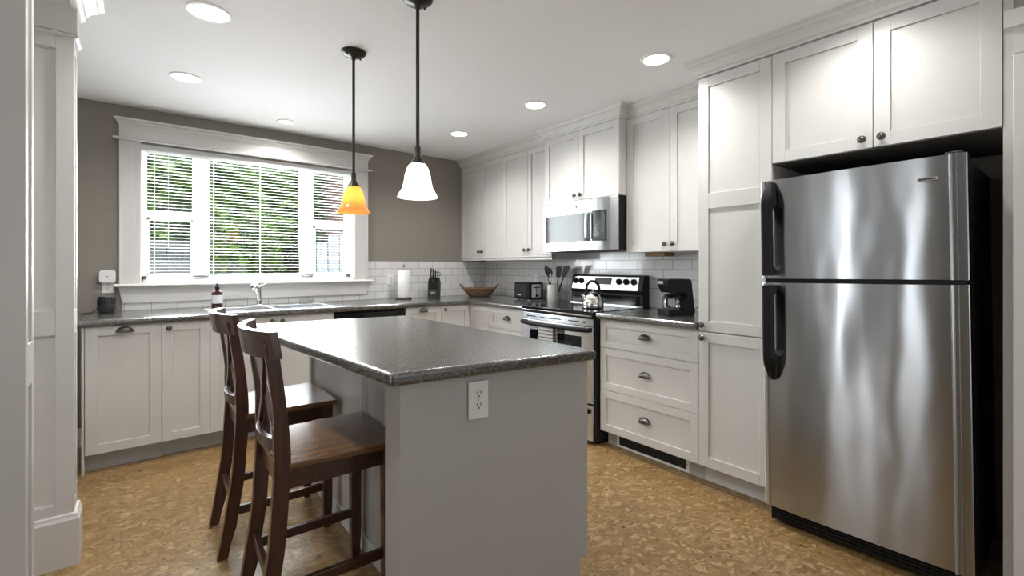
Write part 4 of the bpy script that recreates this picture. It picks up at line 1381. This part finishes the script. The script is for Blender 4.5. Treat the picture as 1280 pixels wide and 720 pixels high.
# ------------------------------------------------------------------ garden outside the window
rnd = random.Random(5)
struct(MB().box(-14, 18, BY + .14, 26, -.5, -.4).obj('ground_outside', 'soil')).name = 'ground'
def shrub(label, x, y, z0, z1, rx, ry, n, mat, leaf=.085, name='leafy_shrub', grp='shrubs outside the window'):
    t = thing(name, label, 'shrub', (x, y, -.42), 0, grp)
    m = MB()
    hz = (z1 - z0) / 2; zc = (z0 + z1) / 2 + .42
    for i in range(n):
        while True:
            a = Vector((rnd.uniform(-1, 1), rnd.uniform(-1, 1), rnd.uniform(-1, 1)))
            if .35 < a.length < 1: break
        a *= (.75 + .25 * math.sin(a.x * 7 + a.z * 5))
        c_ = Vector((a.x * rx, a.y * ry, zc + a.z * hz))
        s_ = leaf * rnd.uniform(.6, 1.3)
        e1 = Vector((rnd.gauss(0, 1), rnd.gauss(0, 1), rnd.gauss(0, .6))).normalized()
        e2 = e1.cross(Vector((rnd.gauss(0, 1), rnd.gauss(0, 1), rnd.gauss(0, 1)))).normalized()
        vv = [m.bm.verts.new(c_ + e1 * (s_ * p_[0]) + e2 * (s_ * p_[1])) for p_ in ((-1, 0), (-.2, .42), (.5, .36), (1, 0), (.5, -.36), (-.2, -.42))]
        m.bm.faces.new(vv)
    m.obj('foliage', mat, t, fix=False)
    tk = MB()
    for k in range(4):
        a = k * 1.7
        tk.tube([(0, 0, 0), (.1 * math.cos(a), .1 * math.sin(a), zc * .5), (rx * .4 * math.cos(a), ry * .4 * math.sin(a), zc + hz * .3)], .04, 8, rad=[.06, .045, .02])
    tk.obj('stems', 'bark', t)
    return t
shrub('bright green leafy shrub behind the left window sash', -.25, 8.1, .9, 3.5, .85, .7, 5200, 'leaf')
shrub('green leafy shrub seen through the left part of the middle pane', 1.40, 8.7, -.2, 3.7, .80, .9, 7000, 'leaf')
shrub('dense dark shrub seen through the right part of the middle pane', 2.55, 10.7, -.3, 4.2, 1.1, .8, 7500, 'leaf_dark')
shrub('tall dark green shrub behind the right window sash', 3.55, 8.5, .3, 4.4, .9, .8, 6500, 'leaf_dark')
shrub('low dark shrub at the foot of the middle pane', 1.25, 7.2, -.4, 1.35, .65, .5, 4200, 'leaf_dark')
shrub('tall pale green foliage mass behind the other shrubs', 2.4, 13.2, .2, 5.8, 5.4, 1.0, 14000, 'leaf_dark', leaf=.2)
tt = thing('tree_trunk', 'thick brown tree trunk seen through the right window sash', 'tree', (2.42, 7.3, -.42))
MB().tube([(0, 0, 0), (.03, 0, 1.4), (-.02, .05, 3.2), (.05, .1, 5)], .19, 18, rad=[.26, .20, .18, .15]).obj('trunk', 'bark', tt)
MB().tube([(0, 0, 2.6), (.4, .1, 3.2), (.9, .2, 4.2)], .06, 10, rad=[.09, .07, .04]).obj('branch', 'bark', tt)
fe = thing('garden_fence', 'blue-grey board fence below the shrub, behind the left window sash', 'fence', (.12, 6.6, -.42))
m = MB()
for i in range(14): m.box(-1.6 + i * .145, -1.6 + i * .145 + .138, 0, .02, .05, 1.95)
m.obj('boards', 'fence', fe)
MB().box(-1.62, .43, .02, .06, .4, .49).box(-1.62, .43, .02, .06, 1.5, 1.59).obj('rails', 'fence', fe)
MB().box(.40, .49, -.01, .09, 0, 1.9).obj('post', 'fence', fe)
pf = thing('garden_gate', 'pale blue-grey plank gate with an arched top behind the right window sash', 'gate', (2.06, 6.2, -.42))
m = MB()
for i in range(6):
    x = -.42 + i * .145; top = 2.10 - .09 * abs(i - 2.5)
    m.box(x, x + .13, 0, .022, .05, top)
m.obj('planks', 'plank', pf)
MB().box(-.42, .435, .022, .06, .5, .59).box(-.42, .435, .022, .06, 1.5, 1.59).obj('rails', 'plank', pf)
